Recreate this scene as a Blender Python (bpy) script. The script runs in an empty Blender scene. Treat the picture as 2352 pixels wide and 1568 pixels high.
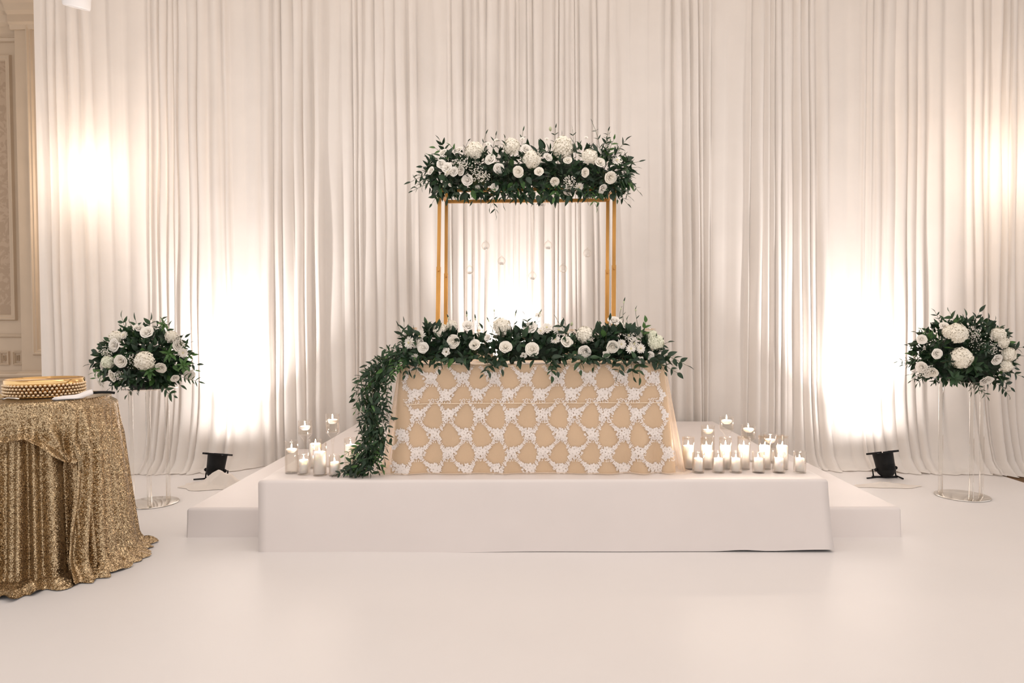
import bpy, math, random
from mathutils import Vector, Matrix, Euler, noise

R = math.radians
PI = math.pi
rnd = random.Random(7)
scene = bpy.context.scene
COL = scene.collection

# ------------------------------------------------------------------ camera
FPX, W, H = 1568.0, 2352, 1568
CAM_Z = 1.5
cam_d = bpy.data.cameras.new('camera')
cam_d.sensor_width = 36.0
cam_d.lens = 36.0 * FPX / W
cam_d.clip_end = 100
cam = bpy.data.objects.new('camera', cam_d)
COL.objects.link(cam)
CAM_M = (Matrix.Rotation(R(1.096), 4, 'Z') @ Matrix.Rotation(R(90 - 1.352), 4, 'X') @ Matrix.Rotation(R(-0.36), 4, 'Z'))
CAM_M.translation = (0, 0, CAM_Z)
cam.matrix_world = CAM_M
scene.camera = cam

# ------------------------------------------------------------------ world, room light, exposure
world = bpy.data.worlds.new('room_air')
scene.world = world
world.use_nodes = True
world.node_tree.nodes['Background'].inputs[0].default_value = (1.0, 0.955, 0.94, 1)
world.node_tree.nodes['Background'].inputs[1].default_value = 0.98

def area_light(name, loc, rot, size, power, color):
    d = bpy.data.lights.new(name, 'AREA')
    d.shape = 'RECTANGLE'
    d.size, d.size_y = size
    d.energy = power
    d.color = color
    o = bpy.data.objects.new(name, d)
    COL.objects.link(o)
    o.location = loc
    o.rotation_euler = rot
    return o

WARM = (1.0, 0.945, 0.92)
area_light('ceiling_fill_light', (0, 0.6, 5.15), (R(5), 0, 0), (9, 3), 60, WARM)  # unseen area lamps added overhead to brighten floor and drape
area_light('ceiling_fill_light', (0, 3.8, 5.15), (R(10), 0, 0), (8, 2.2), 85, WARM)

vs = scene.view_settings
vs.view_transform = 'Standard'
vs.look = 'None'
vs.exposure = 0.08
vs.gamma = 1.0
vs.use_curve_mapping = False
scene.cycles.max_bounces = 8
scene.cycles.transparent_max_bounces = 20
scene.cycles.transmission_bounces = 6
scene.cycles.sample_clamp_indirect = 6.0
scene.cycles.caustics_reflective = False
scene.cycles.caustics_refractive = False

# ------------------------------------------------------------------ helpers
CM3 = CAM_M.to_3x3()

def at(px, py, Y):
    """Point at depth Y (metres ahead of the camera, along world +Y) seen at a photograph pixel."""
    d = CM3 @ Vector(((px - W / 2) / FPX, -(py - H / 2) / FPX, -1.0))
    return Vector((0, 0, CAM_Z)) + d * (Y / d.y)

def on_floor(px, py, z=0.0):
    d = CM3 @ Vector(((px - W / 2) / FPX, -(py - H / 2) / FPX, -1.0))
    return Vector((0, 0, CAM_Z)) + d * ((z - CAM_Z) / d.z)

def props(o, label=None, cat=None, group=None, kind=None):
    if label: o['label'] = label
    if cat: o['category'] = cat
    if group: o['group'] = group
    if kind: o['kind'] = kind
    return o

def empty(name, loc=(0, 0, 0), rz=0.0):
    o = bpy.data.objects.new(name, None)
    COL.objects.link(o)
    o.location = loc
    o.rotation_euler = (0, 0, rz)
    o.empty_display_size = 0.05
    return o

class MB:
    """Collects vertices and faces of one mesh."""
    def __init__(self):
        self.v, self.f, self.m = [], [], []
    def add(self, verts, faces, mi=0):
        n = len(self.v)
        self.v.extend([tuple(p) for p in verts])
        self.f.extend([tuple(i + n for i in f) for f in faces])
        self.m.extend([mi] * len(faces))
        return self
    def box(self, x0, x1, y0, y1, z0, z1, mi=0, M=None):
        vs_ = [Vector(p) for p in ((x0, y0, z0), (x1, y0, z0), (x1, y1, z0), (x0, y1, z0), (x0, y0, z1), (x1, y0, z1), (x1, y1, z1), (x0, y1, z1))]
        if M: vs_ = [M @ p for p in vs_]
        return self.add(vs_, [(3, 2, 1, 0), (4, 5, 6, 7), (0, 1, 5, 4), (1, 2, 6, 5), (2, 3, 7, 6), (3, 0, 4, 7)], mi)
    def bbox(self, x0, x1, y0, y1, z0, z1, b, mi=0, M=None):
        """box with chamfered edges"""
        vv, idx = [], {}
        for i, x in enumerate((x0, x1)):
            for j, y in enumerate((y0, y1)):
                for k, z in enumerate((z0, z1)):
                    sx, sy, sz = (b if i == 0 else -b), (b if j == 0 else -b), (b if k == 0 else -b)
                    for a, p in enumerate(((x, y + sy, z + sz), (x + sx, y, z + sz), (x + sx, y + sy, z))):
                        idx[(i, j, k, a)] = len(vv)
                        vv.append(Vector(p))
        I = lambda i, j, k, a: idx[(i, j, k, a)]
        ff = []
        for i in (0, 1):
            q = [I(i, 0, 0, 0), I(i, 1, 0, 0), I(i, 1, 1, 0), I(i, 0, 1, 0)]; ff.append(q if i else q[::-1])
            q = [I(0, i, 0, 1), I(0, i, 1, 1), I(1, i, 1, 1), I(1, i, 0, 1)]; ff.append(q if i else q[::-1])
            q = [I(0, 0, i, 2), I(1, 0, i, 2), I(1, 1, i, 2), I(0, 1, i, 2)]; ff.append(q if i else q[::-1])
        for i in (0, 1):
            for j in (0, 1):
                ff.append([I(i, j, 0, 0), I(i, j, 0, 1), I(i, j, 1, 1), I(i, j, 1, 0)])
                ff.append([I(i, 0, j, 0), I(i, 0, j, 2), I(i, 1, j, 2), I(i, 1, j, 0)])
                ff.append([I(0, i, j, 1), I(0, i, j, 2), I(1, i, j, 2), I(1, i, j, 1)])
                for k in (0, 1):
                    ff.append([I(i, j, k, 0), I(i, j, k, 1), I(i, j, k, 2)])
        if M: vv = [M @ p for p in vv]
        # make normals point outward
        c = sum(vv, Vector()) / len(vv)
        out = []
        for f in ff:
            p = [vv[t] for t in f]
            nrm = (p[1] - p[0]).cross(p[2] - p[0])
            mid = sum(p, Vector()) / len(p)
            out.append(f if nrm.dot(mid - c) > 0 else f[::-1])
        return self.add(vv, out, mi)
    def lathe(self, prof, seg=24, M=None, mi=0, cap0=False, cap1=False):
        vv, ff = [], []
        for (r, z) in prof:
            for k in range(seg):
                a = 2 * PI * k / seg
                vv.append(Vector((r * math.cos(a), r * math.sin(a), z)))
        for i in range(len(prof) - 1):
            for k in range(seg):
                k2 = (k + 1) % seg
                ff.append((i * seg + k, i * seg + k2, (i + 1) * seg + k2, (i + 1) * seg + k))
        if cap0: ff.append(tuple(reversed(range(seg))))
        if cap1: ff.append(tuple((len(prof) - 1) * seg + k for k in range(seg)))
        if M: vv = [M @ p for p in vv]
        return self.add(vv, ff, mi)
    def tube(self, pts, r, seg=6, mi=0, taper=1.0):
        pts = [Vector(p) for p in pts]
        vv, ff = [], []
        n = len(pts)
        for i, p in enumerate(pts):
            t = (pts[min(i + 1, n - 1)] - pts[max(i - 1, 0)]).normalized()
            a = t.orthogonal().normalized()
            if i and abs(t.dot(ref)) < 0.95:
                a = (ref - t * ref.dot(t)).normalized()
            ref = a
            b = t.cross(a)
            rr = r * (1 + (taper - 1) * i / max(1, n - 1))
            for k in range(seg):
                an = 2 * PI * k / seg
                vv.append(p + (a * math.cos(an) + b * math.sin(an)) * rr)
        for i in range(n - 1):
            for k in range(seg):
                k2 = (k + 1) % seg
                ff.append((i * seg + k, i * seg + k2, (i + 1) * seg + k2, (i + 1) * seg + k))
        ff.append(tuple(reversed(range(seg))))
        ff.append(tuple((n - 1) * seg + k for k in range(seg)))
        return self.add(vv, ff, mi)
    def grid(self, fn, nu, nv, closed=False, mi=0):
        vv = [fn(i, j) for j in range(nv) for i in range(nu)]
        ff = []
        for j in range(nv - 1):
            for i in range(nu if closed else nu - 1):
                i2 = (i + 1) % nu
                ff.append((j * nu + i, j * nu + i2, (j + 1) * nu + i2, (j + 1) * nu + i))
        return self.add(vv, ff, mi)
    def mesh(self, name, mats, smooth=True):
        me = bpy.data.meshes.new(name)
        me.from_pydata(self.v, [], self.f)
        if not isinstance(mats, (list, tuple)): mats = [mats]
        for m in mats: me.materials.append(m)
        if len(mats) > 1: me.polygons.foreach_set('material_index', self.m)
        if smooth:
            me.polygons.foreach_set('use_smooth', [True] * len(me.polygons))
        me.update()
        return me
    def build(self, name, mats, parent=None, smooth=True, loc=None):
        o = bpy.data.objects.new(name, self.mesh(name, mats, smooth))
        COL.objects.link(o)
        if parent: o.parent = parent
        if loc is not None: o.location = loc
        return o

def inst(name, me, parent, M):
    o = bpy.data.objects.new(name, me)
    COL.objects.link(o)
    o.parent = parent
    o.matrix_local = M
    return o

def frame_matrix(pos, zaxis, xhint=None, s=1.0, spin=0.0):
    z = Vector(zaxis).normalized()
    x = Vector(xhint) if xhint is not None else z.orthogonal()
    x = x - z * x.dot(z)
    if x.length < 1e-5: x = z.orthogonal()
    x.normalize()
    y = z.cross(x)
    M = Matrix((x, y, z)).transposed().to_4x4()
    M = M @ Matrix.Rotation(spin, 4, 'Z') @ Matrix.Scale(s, 4)
    M.translation = pos
    return M

def sstep(a, b, x):
    t = min(1.0, max(0.0, (x - a) / (b - a)))
    return t * t * (3 - 2 * t)

# ------------------------------------------------------------------ materials
def new_mat(name):
    m = bpy.data.materials.new(name)
    m.use_nodes = True
    nt = m.node_tree
    nt.nodes.clear()
    out = nt.nodes.new('ShaderNodeOutputMaterial')
    return m, nt, out

def pbr(name, col, rough=0.5, metal=0.0, var=0.06, vscale=8.0, bump=0.0, bscale=60.0, spec=0.5, sss=0.0, sssr=(0.02, 0.01, 0.008), trans=0.0, ior=1.45, coat=0.0, transl=0.0, coord='Object', stretch=None):
    m, nt, out = new_mat(name)
    N, L = nt.nodes.new, nt.links.new
    p = N('ShaderNodeBsdfPrincipled')
    p.inputs['Roughness'].default_value = rough
    p.inputs['Metallic'].default_value = metal
    p.inputs['Specular IOR Level'].default_value = spec
    p.inputs['IOR'].default_value = ior
    p.inputs['Transmission Weight'].default_value = trans
    p.inputs['Coat Weight'].default_value = coat
    if sss:
        p.inputs['Subsurface Weight'].default_value = sss
        p.inputs['Subsurface Radius'].default_value = sssr
        p.inputs['Subsurface Scale'].default_value = 1.0
    tc = N('ShaderNodeTexCoord')
    src = tc.outputs[coord]
    if stretch:
        mp = N('ShaderNodeMapping')
        mp.inputs['Scale'].default_value = stretch
        L(src, mp.inputs[0]); src = mp.outputs[0]
    nz = N('ShaderNodeTexNoise')
    nz.inputs['Scale'].default_value = vscale
    nz.inputs['Detail'].default_value = 4
    L(src, nz.inputs['Vector'])
    rp = N('ShaderNodeValToRGB')
    c = Vector(col[:3])
    lo, hi = c * (1 - var), c * (1 + var)
    rp.color_ramp.elements[0].position = 0.3
    rp.color_ramp.elements[1].position = 0.7
    rp.color_ramp.elements[0].color = (*lo, 1)
    rp.color_ramp.elements[1].color = (*[min(1, x) for x in hi], 1)
    L(nz.outputs[0], rp.inputs[0])
    L(rp.outputs[0], p.inputs['Base Color'])
    if bump:
        n2 = N('ShaderNodeTexNoise')
        n2.inputs['Scale'].default_value = bscale
        n2.inputs['Detail'].default_value = 3
        L(src, n2.inputs['Vector'])
        b = N('ShaderNodeBump')
        b.inputs['Strength'].default_value = bump
        b.inputs['Distance'].default_value = 0.01
        L(n2.outputs[0], b.inputs['Height'])
        L(b.outputs[0], p.inputs['Normal'])
    last = p.outputs[0]
    if transl:
        t = N('ShaderNodeBsdfTranslucent')
        L(rp.outputs[0], t.inputs[0])
        mx = N('ShaderNodeMixShader')
        mx.inputs[0].default_value = transl
        L(last, mx.inputs[1]); L(t.outputs[0], mx.inputs[2])
        last = mx.outputs[0]
    L(last, out.inputs[0])
    return m

def thin_glass(name, tint=(0.985, 0.98, 0.97), top_tint=None, strength=0.95, edge_col=(0.50, 0.45, 0.40), edge_pow=5.0):
    """Thin clear glass: see-through with a mirror-like sheen that grows at grazing angles."""
    m, nt, out = new_mat(name)
    N, L = nt.nodes.new, nt.links.new
    lw = N('ShaderNodeLayerWeight'); lw.inputs[0].default_value = 0.35
    mth = N('ShaderNodeMath'); mth.operation = 'MULTIPLY_ADD'
    mth.inputs[1].default_value = strength; mth.inputs[2].default_value = 0.03
    L(lw.outputs['Facing'], mth.inputs[0])
    pw = N('ShaderNodeMath'); pw.operation = 'POWER'; pw.inputs[1].default_value = 2.2
    L(mth.outputs[0], pw.inputs[0])
    tr = N('ShaderNodeBsdfTransparent'); tr.inputs[0].default_value = (*tint, 1)
    gl = N('ShaderNodeBsdfGlossy'); gl.inputs['Roughness'].default_value = 0.05
    gl.inputs['Color'].default_value = (1, 0.97, 0.94, 1)
    edge = N('ShaderNodeMath'); edge.operation = 'POWER'; edge.inputs[1].default_value = edge_pow
    L(lw.outputs['Facing'], edge.inputs[0])
    em = N('ShaderNodeMix'); em.data_type = 'RGBA'
    em.inputs['A'].default_value = (*tint, 1); em.inputs['B'].default_value = (*edge_col, 1)
    L(edge.outputs[0], em.inputs['Factor']); L(em.outputs['Result'], tr.inputs[0])
    if top_tint:  # amber tint, uneven and stronger towards the rim
        tc = N('ShaderNodeTexCoord'); sp = N('ShaderNodeSeparateXYZ')
        L(tc.outputs['Object'], sp.inputs[0])
        nz = N('ShaderNodeTexNoise'); nz.inputs['Scale'].default_value = 20
        L(tc.outputs['Object'], nz.inputs['Vector'])
        ad = N('ShaderNodeMath'); ad.operation = 'MULTIPLY_ADD'; ad.inputs[1].default_value = 0.16
        L(nz.outputs[0], ad.inputs[0]); L(sp.outputs['Z'], ad.inputs[2])
        mr = N('ShaderNodeMapRange')
        mr.inputs['From Min'].default_value = top_tint[0] + .09; mr.inputs['From Max'].default_value = top_tint[1] + .09
        L(ad.outputs[0], mr.inputs['Value'])
        mc = N('ShaderNodeMix'); mc.data_type = 'RGBA'
        L(em.outputs['Result'], mc.inputs['A']); mc.inputs['B'].default_value = (0.90, 0.74, 0.56, 1)
        L(mr.outputs[0], mc.inputs['Factor']); L(mc.outputs['Result'], tr.inputs[0])
    mx = N('ShaderNodeMixShader')
    L(pw.outputs[0], mx.inputs[0]); L(tr.outputs[0], mx.inputs[1]); L(gl.outputs[0], mx.inputs[2])
    L(mx.outputs[0], out.inputs[0])
    return m

def emitter(name, col, strength):
    m, nt, out = new_mat(name)
    e = nt.nodes.new('ShaderNodeEmission')
    e.inputs[0].default_value = (*col, 1); e.inputs[1].default_value = strength
    nt.links.new(e.outputs[0], out.inputs[0])
    return m

def sequin_mat(name='gold_sequins', tilt=0.85, lo=(0.17, 0.11, 0.055, 1), hi=(0.68, 0.52, 0.32, 1)):
    m, nt, out = new_mat(name)
    N, L = nt.nodes.new, nt.links.new
    tc = N('ShaderNodeTexCoord')
    vo = N('ShaderNodeTexVoronoi'); vo.inputs['Scale'].default_value = 240
    L(tc.outputs['Object'], vo.inputs['Vector'])
    sub = N('ShaderNodeVectorMath'); sub.operation = 'SUBTRACT'; sub.inputs[1].default_value = (0.5, 0.5, 0.5)
    L(vo.outputs['Color'], sub.inputs[0])
    sc_ = N('ShaderNodeVectorMath'); sc_.operation = 'SCALE'; sc_.inputs['Scale'].default_value = tilt
    L(sub.outputs[0], sc_.inputs[0])
    ge = N('ShaderNodeNewGeometry')
    ad = N('ShaderNodeVectorMath'); ad.operation = 'ADD'
    L(ge.outputs['Normal'], ad.inputs[0]); L(sc_.outputs[0], ad.inputs[1])
    nm = N('ShaderNodeVectorMath'); nm.operation = 'NORMALIZE'; L(ad.outputs[0], nm.inputs[0])
    p = N('ShaderNodeBsdfPrincipled')
    p.inputs['Metallic'].default_value = 0.92
    p.inputs['Roughness'].default_value = 0.24
    rp = N('ShaderNodeValToRGB')
    rp.color_ramp.elements[0].color = lo
    rp.color_ramp.elements[1].color = hi
    sx = N('ShaderNodeSeparateColor'); L(vo.outputs['Color'], sx.inputs[0])
    L(sx.outputs[2], rp.inputs[0]); L(rp.outputs[0], p.inputs['Base Color'])
    L(nm.outputs[0], p.inputs['Normal'])
    L(p.outputs[0], out.inputs[0])
    return m

def damask_mat():
    m, nt, out = new_mat('damask_paper')
    N, L = nt.nodes.new, nt.links.new
    tc = N('ShaderNodeTexCoord')
    nz = N('ShaderNodeTexNoise'); nz.inputs['Scale'].default_value = 7.5; nz.inputs['Detail'].default_value = 3.0; nz.inputs['Distortion'].default_value = 2.2
    L(tc.outputs['Object'], nz.inputs['Vector'])
    rp = N('ShaderNodeValToRGB')
    rp.color_ramp.elements[0].position = 0.49; rp.color_ramp.elements[1].position = 0.53
    rp.color_ramp.elements[0].color = (0.36, 0.26, 0.175, 1); rp.color_ramp.elements[1].color = (0.42, 0.31, 0.215, 1)
    L(nz.outputs[0], rp.inputs[0])
    p = N('ShaderNodeBsdfPrincipled'); p.inputs['Roughness'].default_value = 0.6
    L(rp.outputs[0], p.inputs['Base Color']); L(p.outputs[0], out.inputs[0])
    return m

def sheer_mat():
    m, nt, out = new_mat('sheer_tulle')
    N, L = nt.nodes.new, nt.links.new
    lw = N('ShaderNodeLayerWeight'); lw.inputs[0].default_value = 0.5
    mr = N('ShaderNodeMapRange'); mr.inputs['From Min'].default_value = 0.0; mr.inputs['From Max'].default_value = 1.0
    mr.inputs['To Min'].default_value = 0.10; mr.inputs['To Max'].default_value = 0.72
    L(lw.outputs['Facing'], mr.inputs['Value'])
    tr = N('ShaderNodeBsdfTransparent')
    d = N('ShaderNodeBsdfDiffuse'); d.inputs[0].default_value = (0.86, 0.74, 0.62, 1)
    t = N('ShaderNodeBsdfTranslucent'); t.inputs[0].default_value = (0.88, 0.76, 0.64, 1)
    m2 = N('ShaderNodeMixShader'); m2.inputs[0].default_value = 0.45
    L(d.outputs[0], m2.inputs[1]); L(t.outputs[0], m2.inputs[2])
    mx = N('ShaderNodeMixShader')
    L(mr.outputs[0], mx.inputs[0]); L(tr.outputs[0], mx.inputs[1]); L(m2.outputs[0], mx.inputs[2])
    L(mx.outputs[0], out.inputs[0])
    return m

M = {}
M['vinyl'] = pbr('white_vinyl', (0.785, 0.75, 0.73), rough=0.38, var=0.012, vscale=1.3, bump=0.02, bscale=6, spec=0.35)
M['stage'] = pbr('stage_wrap', (0.785, 0.725, 0.695), rough=0.42, var=0.02, vscale=2, bump=0.03, bscale=5, spec=0.35)
M['carpet'] = pbr('brown_carpet', (0.17, 0.105, 0.06), rough=0.95, var=0.3, vscale=25, bump=0.4, bscale=300, spec=0.1)
M['drape'] = pbr('ivory_drape', (0.90, 0.85, 0.80), rough=0.8, var=0.02, vscale=3, spec=0.15, transl=0.24, bump=0.05, bscale=300)
M['pile'] = pbr('cream_pool_cloth', (0.84, 0.775, 0.71), rough=0.8, var=0.03, vscale=6, spec=0.1, transl=0.15)
M['wallpaint'] = pbr('taupe_paint', (0.52, 0.41, 0.30), rough=0.55, var=0.04, vscale=3)
M['damask'] = damask_mat()
M['ceil'] = pbr('ceiling_paint', (0.75, 0.68, 0.6), rough=0.8, var=0.02)
M['satin'] = pbr('champagne_satin', (0.72, 0.54, 0.36), rough=0.42, var=0.05, vscale=3, spec=0.5, bump=0.02, bscale=30)
M['lace'] = pbr('lace_thread', (0.91, 0.835, 0.78), rough=0.75, var=0.05, vscale=80, bump=0.3, bscale=400, spec=0.15)
M['lace_eye'] = pbr('lace_bead', (0.62, 0.55, 0.48), rough=0.35, var=0.05)
M['sheer'] = sheer_mat()
M['seam'] = pbr('seam_cord', (0.88, 0.72, 0.53), rough=0.6, var=0.04)
M['sequin'] = sequin_mat()
M['sequin_flat_lit'] = sequin_mat('gold_sequins_flat_lit', 0.30, (0.34, 0.25, 0.13, 1), (0.78, 0.61, 0.37, 1))  # same sequins laid flat, the top's brighter light put into the colour
M['gold'] = pbr('gold_leg', (0.60, 0.30, 0.08), rough=0.36, metal=0.65, var=0.25, vscale=9, stretch=(1, 1, 0.25))
M['goldmirror'] = pbr('gold_mirror', (0.90, 0.60, 0.27), rough=0.10, metal=1.0, var=0.02)
M['crystal'] = pbr('crystal_bead', (0.93, 0.71, 0.46), rough=0.15, metal=0.5, var=0.1, spec=0.9, coat=0.6)
M['leaf'] = pbr('dark_leaf', (0.017, 0.041, 0.019), rough=0.38, var=0.45, vscale=22, spec=0.45, transl=0.10)
M['leaf2'] = pbr('mid_leaf', (0.035, 0.075, 0.032), rough=0.40, var=0.35, vscale=22, spec=0.4, transl=0.14)
M['leaf3'] = pbr('fresh_leaf', (0.075, 0.165, 0.045), rough=0.42, var=0.3, vscale=22, spec=0.4, transl=0.2)
M['foam_dark'] = pbr('dark_foam', (0.016, 0.03, 0.016), rough=0.8, var=0.4, vscale=60, bump=0.6, bscale=120)  # near-black green that darkens the gaps between leaves
M['stem'] = pbr('green_stem', (0.07, 0.085, 0.03), rough=0.5, var=0.2)
M['rose'] = pbr('ivory_petal', (0.95, 0.895, 0.79), rough=0.6, var=0.04, vscale=12, spec=0.2, transl=0.08)
M['white'] = pbr('white_petal', (0.95, 0.905, 0.83), rough=0.6, var=0.03, vscale=12, spec=0.2, transl=0.08)
M['hyd'] = pbr('hydrangea_petal', (0.93, 0.88, 0.76), rough=0.65, var=0.06, vscale=40, spec=0.15, transl=0.06)
M['hydg'] = pbr('green_hydrangea_petal', (0.84, 0.85, 0.68), rough=0.65, var=0.08, vscale=40, spec=0.15, transl=0.06)
M['eye'] = pbr('flower_eye', (0.16, 0.13, 0.04), rough=0.6, var=0.3, vscale=60)
M['yel'] = pbr('flower_heart', (0.72, 0.66, 0.36), rough=0.6, var=0.15, vscale=60)
M['bud'] = pbr('pale_bud', (0.56, 0.60, 0.38), rough=0.6, var=0.15, vscale=30)
M['wax'] = pbr('candle_wax', (0.98, 0.915, 0.87), rough=0.5, var=0.01, sss=0.45, sssr=(0.05, 0.042, 0.036), spec=0.3)
M['glass'] = thin_glass('clear_glass')
M['glass_amber'] = thin_glass('amber_topped_glass', top_tint=(0.20, 0.31), strength=0.95)
M['acrylic'] = thin_glass('clear_acrylic', tint=(0.97, 0.965, 0.955), strength=1.4, edge_col=(0.14, 0.11, 0.09), edge_pow=3.2)
M['water'] = thin_glass('water', tint=(0.95, 0.95, 0.94), strength=0.8)
M['flame'] = emitter('candle_flame', (1.0, 0.78, 0.50), 26)
M['wick'] = pbr('burnt_wick', (0.03, 0.025, 0.02), rough=0.9, var=0.2)
M['mirror'] = pbr('mirror_plate', (0.80, 0.77, 0.72), rough=0.06, metal=1.0, var=0.02)
M['black'] = pbr('black_metal', (0.010, 0.010, 0.010), rough=0.5, var=0.2, vscale=20, spec=0.2)
M['foam'] = pbr('black_tray', (0.012, 0.016, 0.012), rough=0.6, var=0.2)
M['lens'] = emitter('lamp_lens', (1.0, 0.95, 0.92), 60)
M['napkin'] = pbr('white_napkin', (0.88, 0.83, 0.80), rough=0.75, var=0.02, spec=0.15)
M['steel'] = pbr('polished_steel', (0.75, 0.72, 0.68), rough=0.18, metal=1.0, var=0.03)
M['whiteplastic'] = pbr('white_plastic', (0.86, 0.83, 0.81), rough=0.4, var=0.01)
M['tabletop'] = pbr('table_board', (0.55, 0.42, 0.28), rough=0.6, var=0.1)
M['line'] = thin_glass('clear_line', tint=(0.96, 0.95, 0.93), strength=0.3)
M['sconce'] = emitter('sconce_shade_glow', (1.0, 0.80, 0.55), 8)
M['brass'] = pbr('brass', (0.6, 0.42, 0.2), rough=0.3, metal=1.0, var=0.05)

# ------------------------------------------------------------------ the setting
ZS = 0.478                    # stage height
mb = MB(); mb.add([(-9, -3, -0.004), (9, -3, -0.004), (9, 8.4, -0.004), (-9, 8.4, -0.004)], [(0, 1, 2, 3)])
props(mb.build('floor', M['carpet']), kind='structure')
mb = MB()
def vin(i, j):
    x = -8.8 + (4.66 + 8.8) * i / 60
    y = -2.9 + 10.2 * j / 48
    return Vector((x, y, 0.0008 * noise.noise(Vector((x * .9, y * .9, 0)))))
mb.grid(vin, 61, 49)
props(mb.build('floor_wrap', M['vinyl']), 'glossy white vinyl sheet covering the ballroom floor', 'floor sheet')
mb = MB(); mb.add([(-9, -3, 5.35), (9, -3, 5.35), (9, 8.4, 5.35), (-9, 8.4, 5.35)], [(3, 2, 1, 0)])
props(mb.build('ceiling', M['ceil']), kind='structure')

YW = 7.78
wall = MB().box(-9, 9, YW, YW + 0.2, 0, 5.35).build('wall_back', M['wallpaint'], smooth=False)
props(wall, kind='structure')

def moulding(name, x0, x1, z0, z1, w, d, parent, y=YW):
    """picture-frame moulding: four mitred stepped sides round a panel"""
    m_ = MB()
    prof = [(0, 0), (0.15, 0.9), (0.35, 1.0), (0.55, 0.55), (0.8, 0.65), (1.0, 0)]
    ring = []
    for (a, h) in prof:
        o_ = a * w
        ring.append([(x0 + o_, y - h * d, z0 + o_), (x1 - o_, y - h * d, z0 + o_), (x1 - o_, y - h * d, z1 - o_), (x0 + o_, y - h * d, z1 - o_)])
    vv = [p for r_ in ring for p in r_]
    ff = []
    for i in range(len(prof) - 1):
        for k in range(4):
            k2 = (k + 1) % 4
            ff.append((i * 4 + k, i * 4 + k2, (i + 1) * 4 + k2, (i + 1) * 4 + k))
    m_.add(vv, ff)
    return m_.build(name, M['wallpaint'], parent, smooth=False)

def wx(px): return at(px, 430, YW).x
def wz(py): return at(60, py, YW).z
# damask panel and its frame
xr = wx(34)
moulding('panel_moulding', xr - 1.45, xr, wz(736), wz(126), 0.075, 0.035, wall)
MB().box(xr - 1.38, xr - 0.07, YW - 0.006, YW + 0.01, wz(736) + 0.07, wz(126) - 0.07).build('damask_panel', M['damask'], wall, smooth=False)
# pilaster with its recessed panel
px0 = at(40, 430, YW - .11).x; px1 = px0 + 1.0
pil = MB().bbox(px0, px1, YW - 0.11, YW + 0.01, 0, wz(40), 0.006).build('pilaster', M['wallpaint'], wall, smooth=False)
moulding('pilaster_moulding', at(68, 430, YW - .11).x, px1 - 0.12, wz(815), wz(64), 0.07, 0.03, wall, YW - 0.11)
# horizontal rails, dado panels, crown
def rail(name, x0, x1, zc, prof, y):
    m_ = MB()
    vv, ff = [], []
    for x in (x0, x1):
        for (d, z) in prof: vv.append((x, y - d, zc + z))
    n = len(prof)
    for i in range(n - 1): ff.append((i, i + 1, n + i + 1, n + i))
    ff.append(tuple(range(n))); ff.append(tuple(reversed(range(n, 2 * n))))
    m_.add(vv, ff)
    return m_.build(name, M['wallpaint'], wall, smooth=False)
RP = [(0, -0.06), (0.012, -0.06), (0.02, -0.045), (0.02, -0.02), (0.05, -0.005), (0.058, 0.015), (0.05, 0.035), (0.02, 0.045), (0.02, 0.06), (0, 0.06)]
rail('chair_rail', -9, px0, wz(864), RP, YW)
rail('chair_rail', px0 - 0.02, px1 + 0.02, wz(862), RP, YW - 0.11)
rail('panel_rail', -9, px0, wz(771), [(0, -0.02), (0.02, -0.012), (0.028, 0.005), (0.015, 0.02), (0, 0.022)], YW)
for (a, b) in ((-0.175, -0.055), (-0.335, -0.215), (-0.495, -0.375)):
    moulding('dado_block_moulding', px0 + a, px0 + b, wz(838), wz(806), 0.03, 0.025, wall)
    moulding('dado_block_moulding', px0 + a + .045, px0 + b - .045, wz(829), wz(815), 0.012, 0.02, wall)
CP = [(0, -0.25), (0.02, -0.25), (0.03, -0.2), (0.06, -0.18), (0.06, -0.1), (0.10, -0.07), (0.12, 0), (0.16, 0.03), (0.18, 0.1), (0.24, 0.16), (0.26, 0.3), (0, 0.3)]
rail('crown_moulding', -9, px0, wz(45), CP, YW)
rail('frieze_rail', -9, px0, wz(92), [(0, -0.03), (0.03, -0.02), (0.04, 0.01), (0.02, 0.03), (0, 0.03)], YW)
rail('pilaster_capital', px0 - 0.03, px1 + 0.03, wz(28), CP, YW - 0.11)
mb = MB().box(-9, 9, YW - 0.02, YW + .01, 0, 0.18)
props(mb.build('baseboard_back', M['wallpaint'], smooth=False), kind='structure')

# ------------------------------------------------------------------ drape backdrop
def drape_y(x): return 7.46 - 0.020 * x * x
DR_TOP = 5.25
seams_px = [77, 402, 690, 878, 1222, 1562, 1815, 2092, 2345]
seams = [at(px, 600, 7.2 if 500 < px < 2000 else 6.85).x for px in seams_px] + [5.95]

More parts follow.
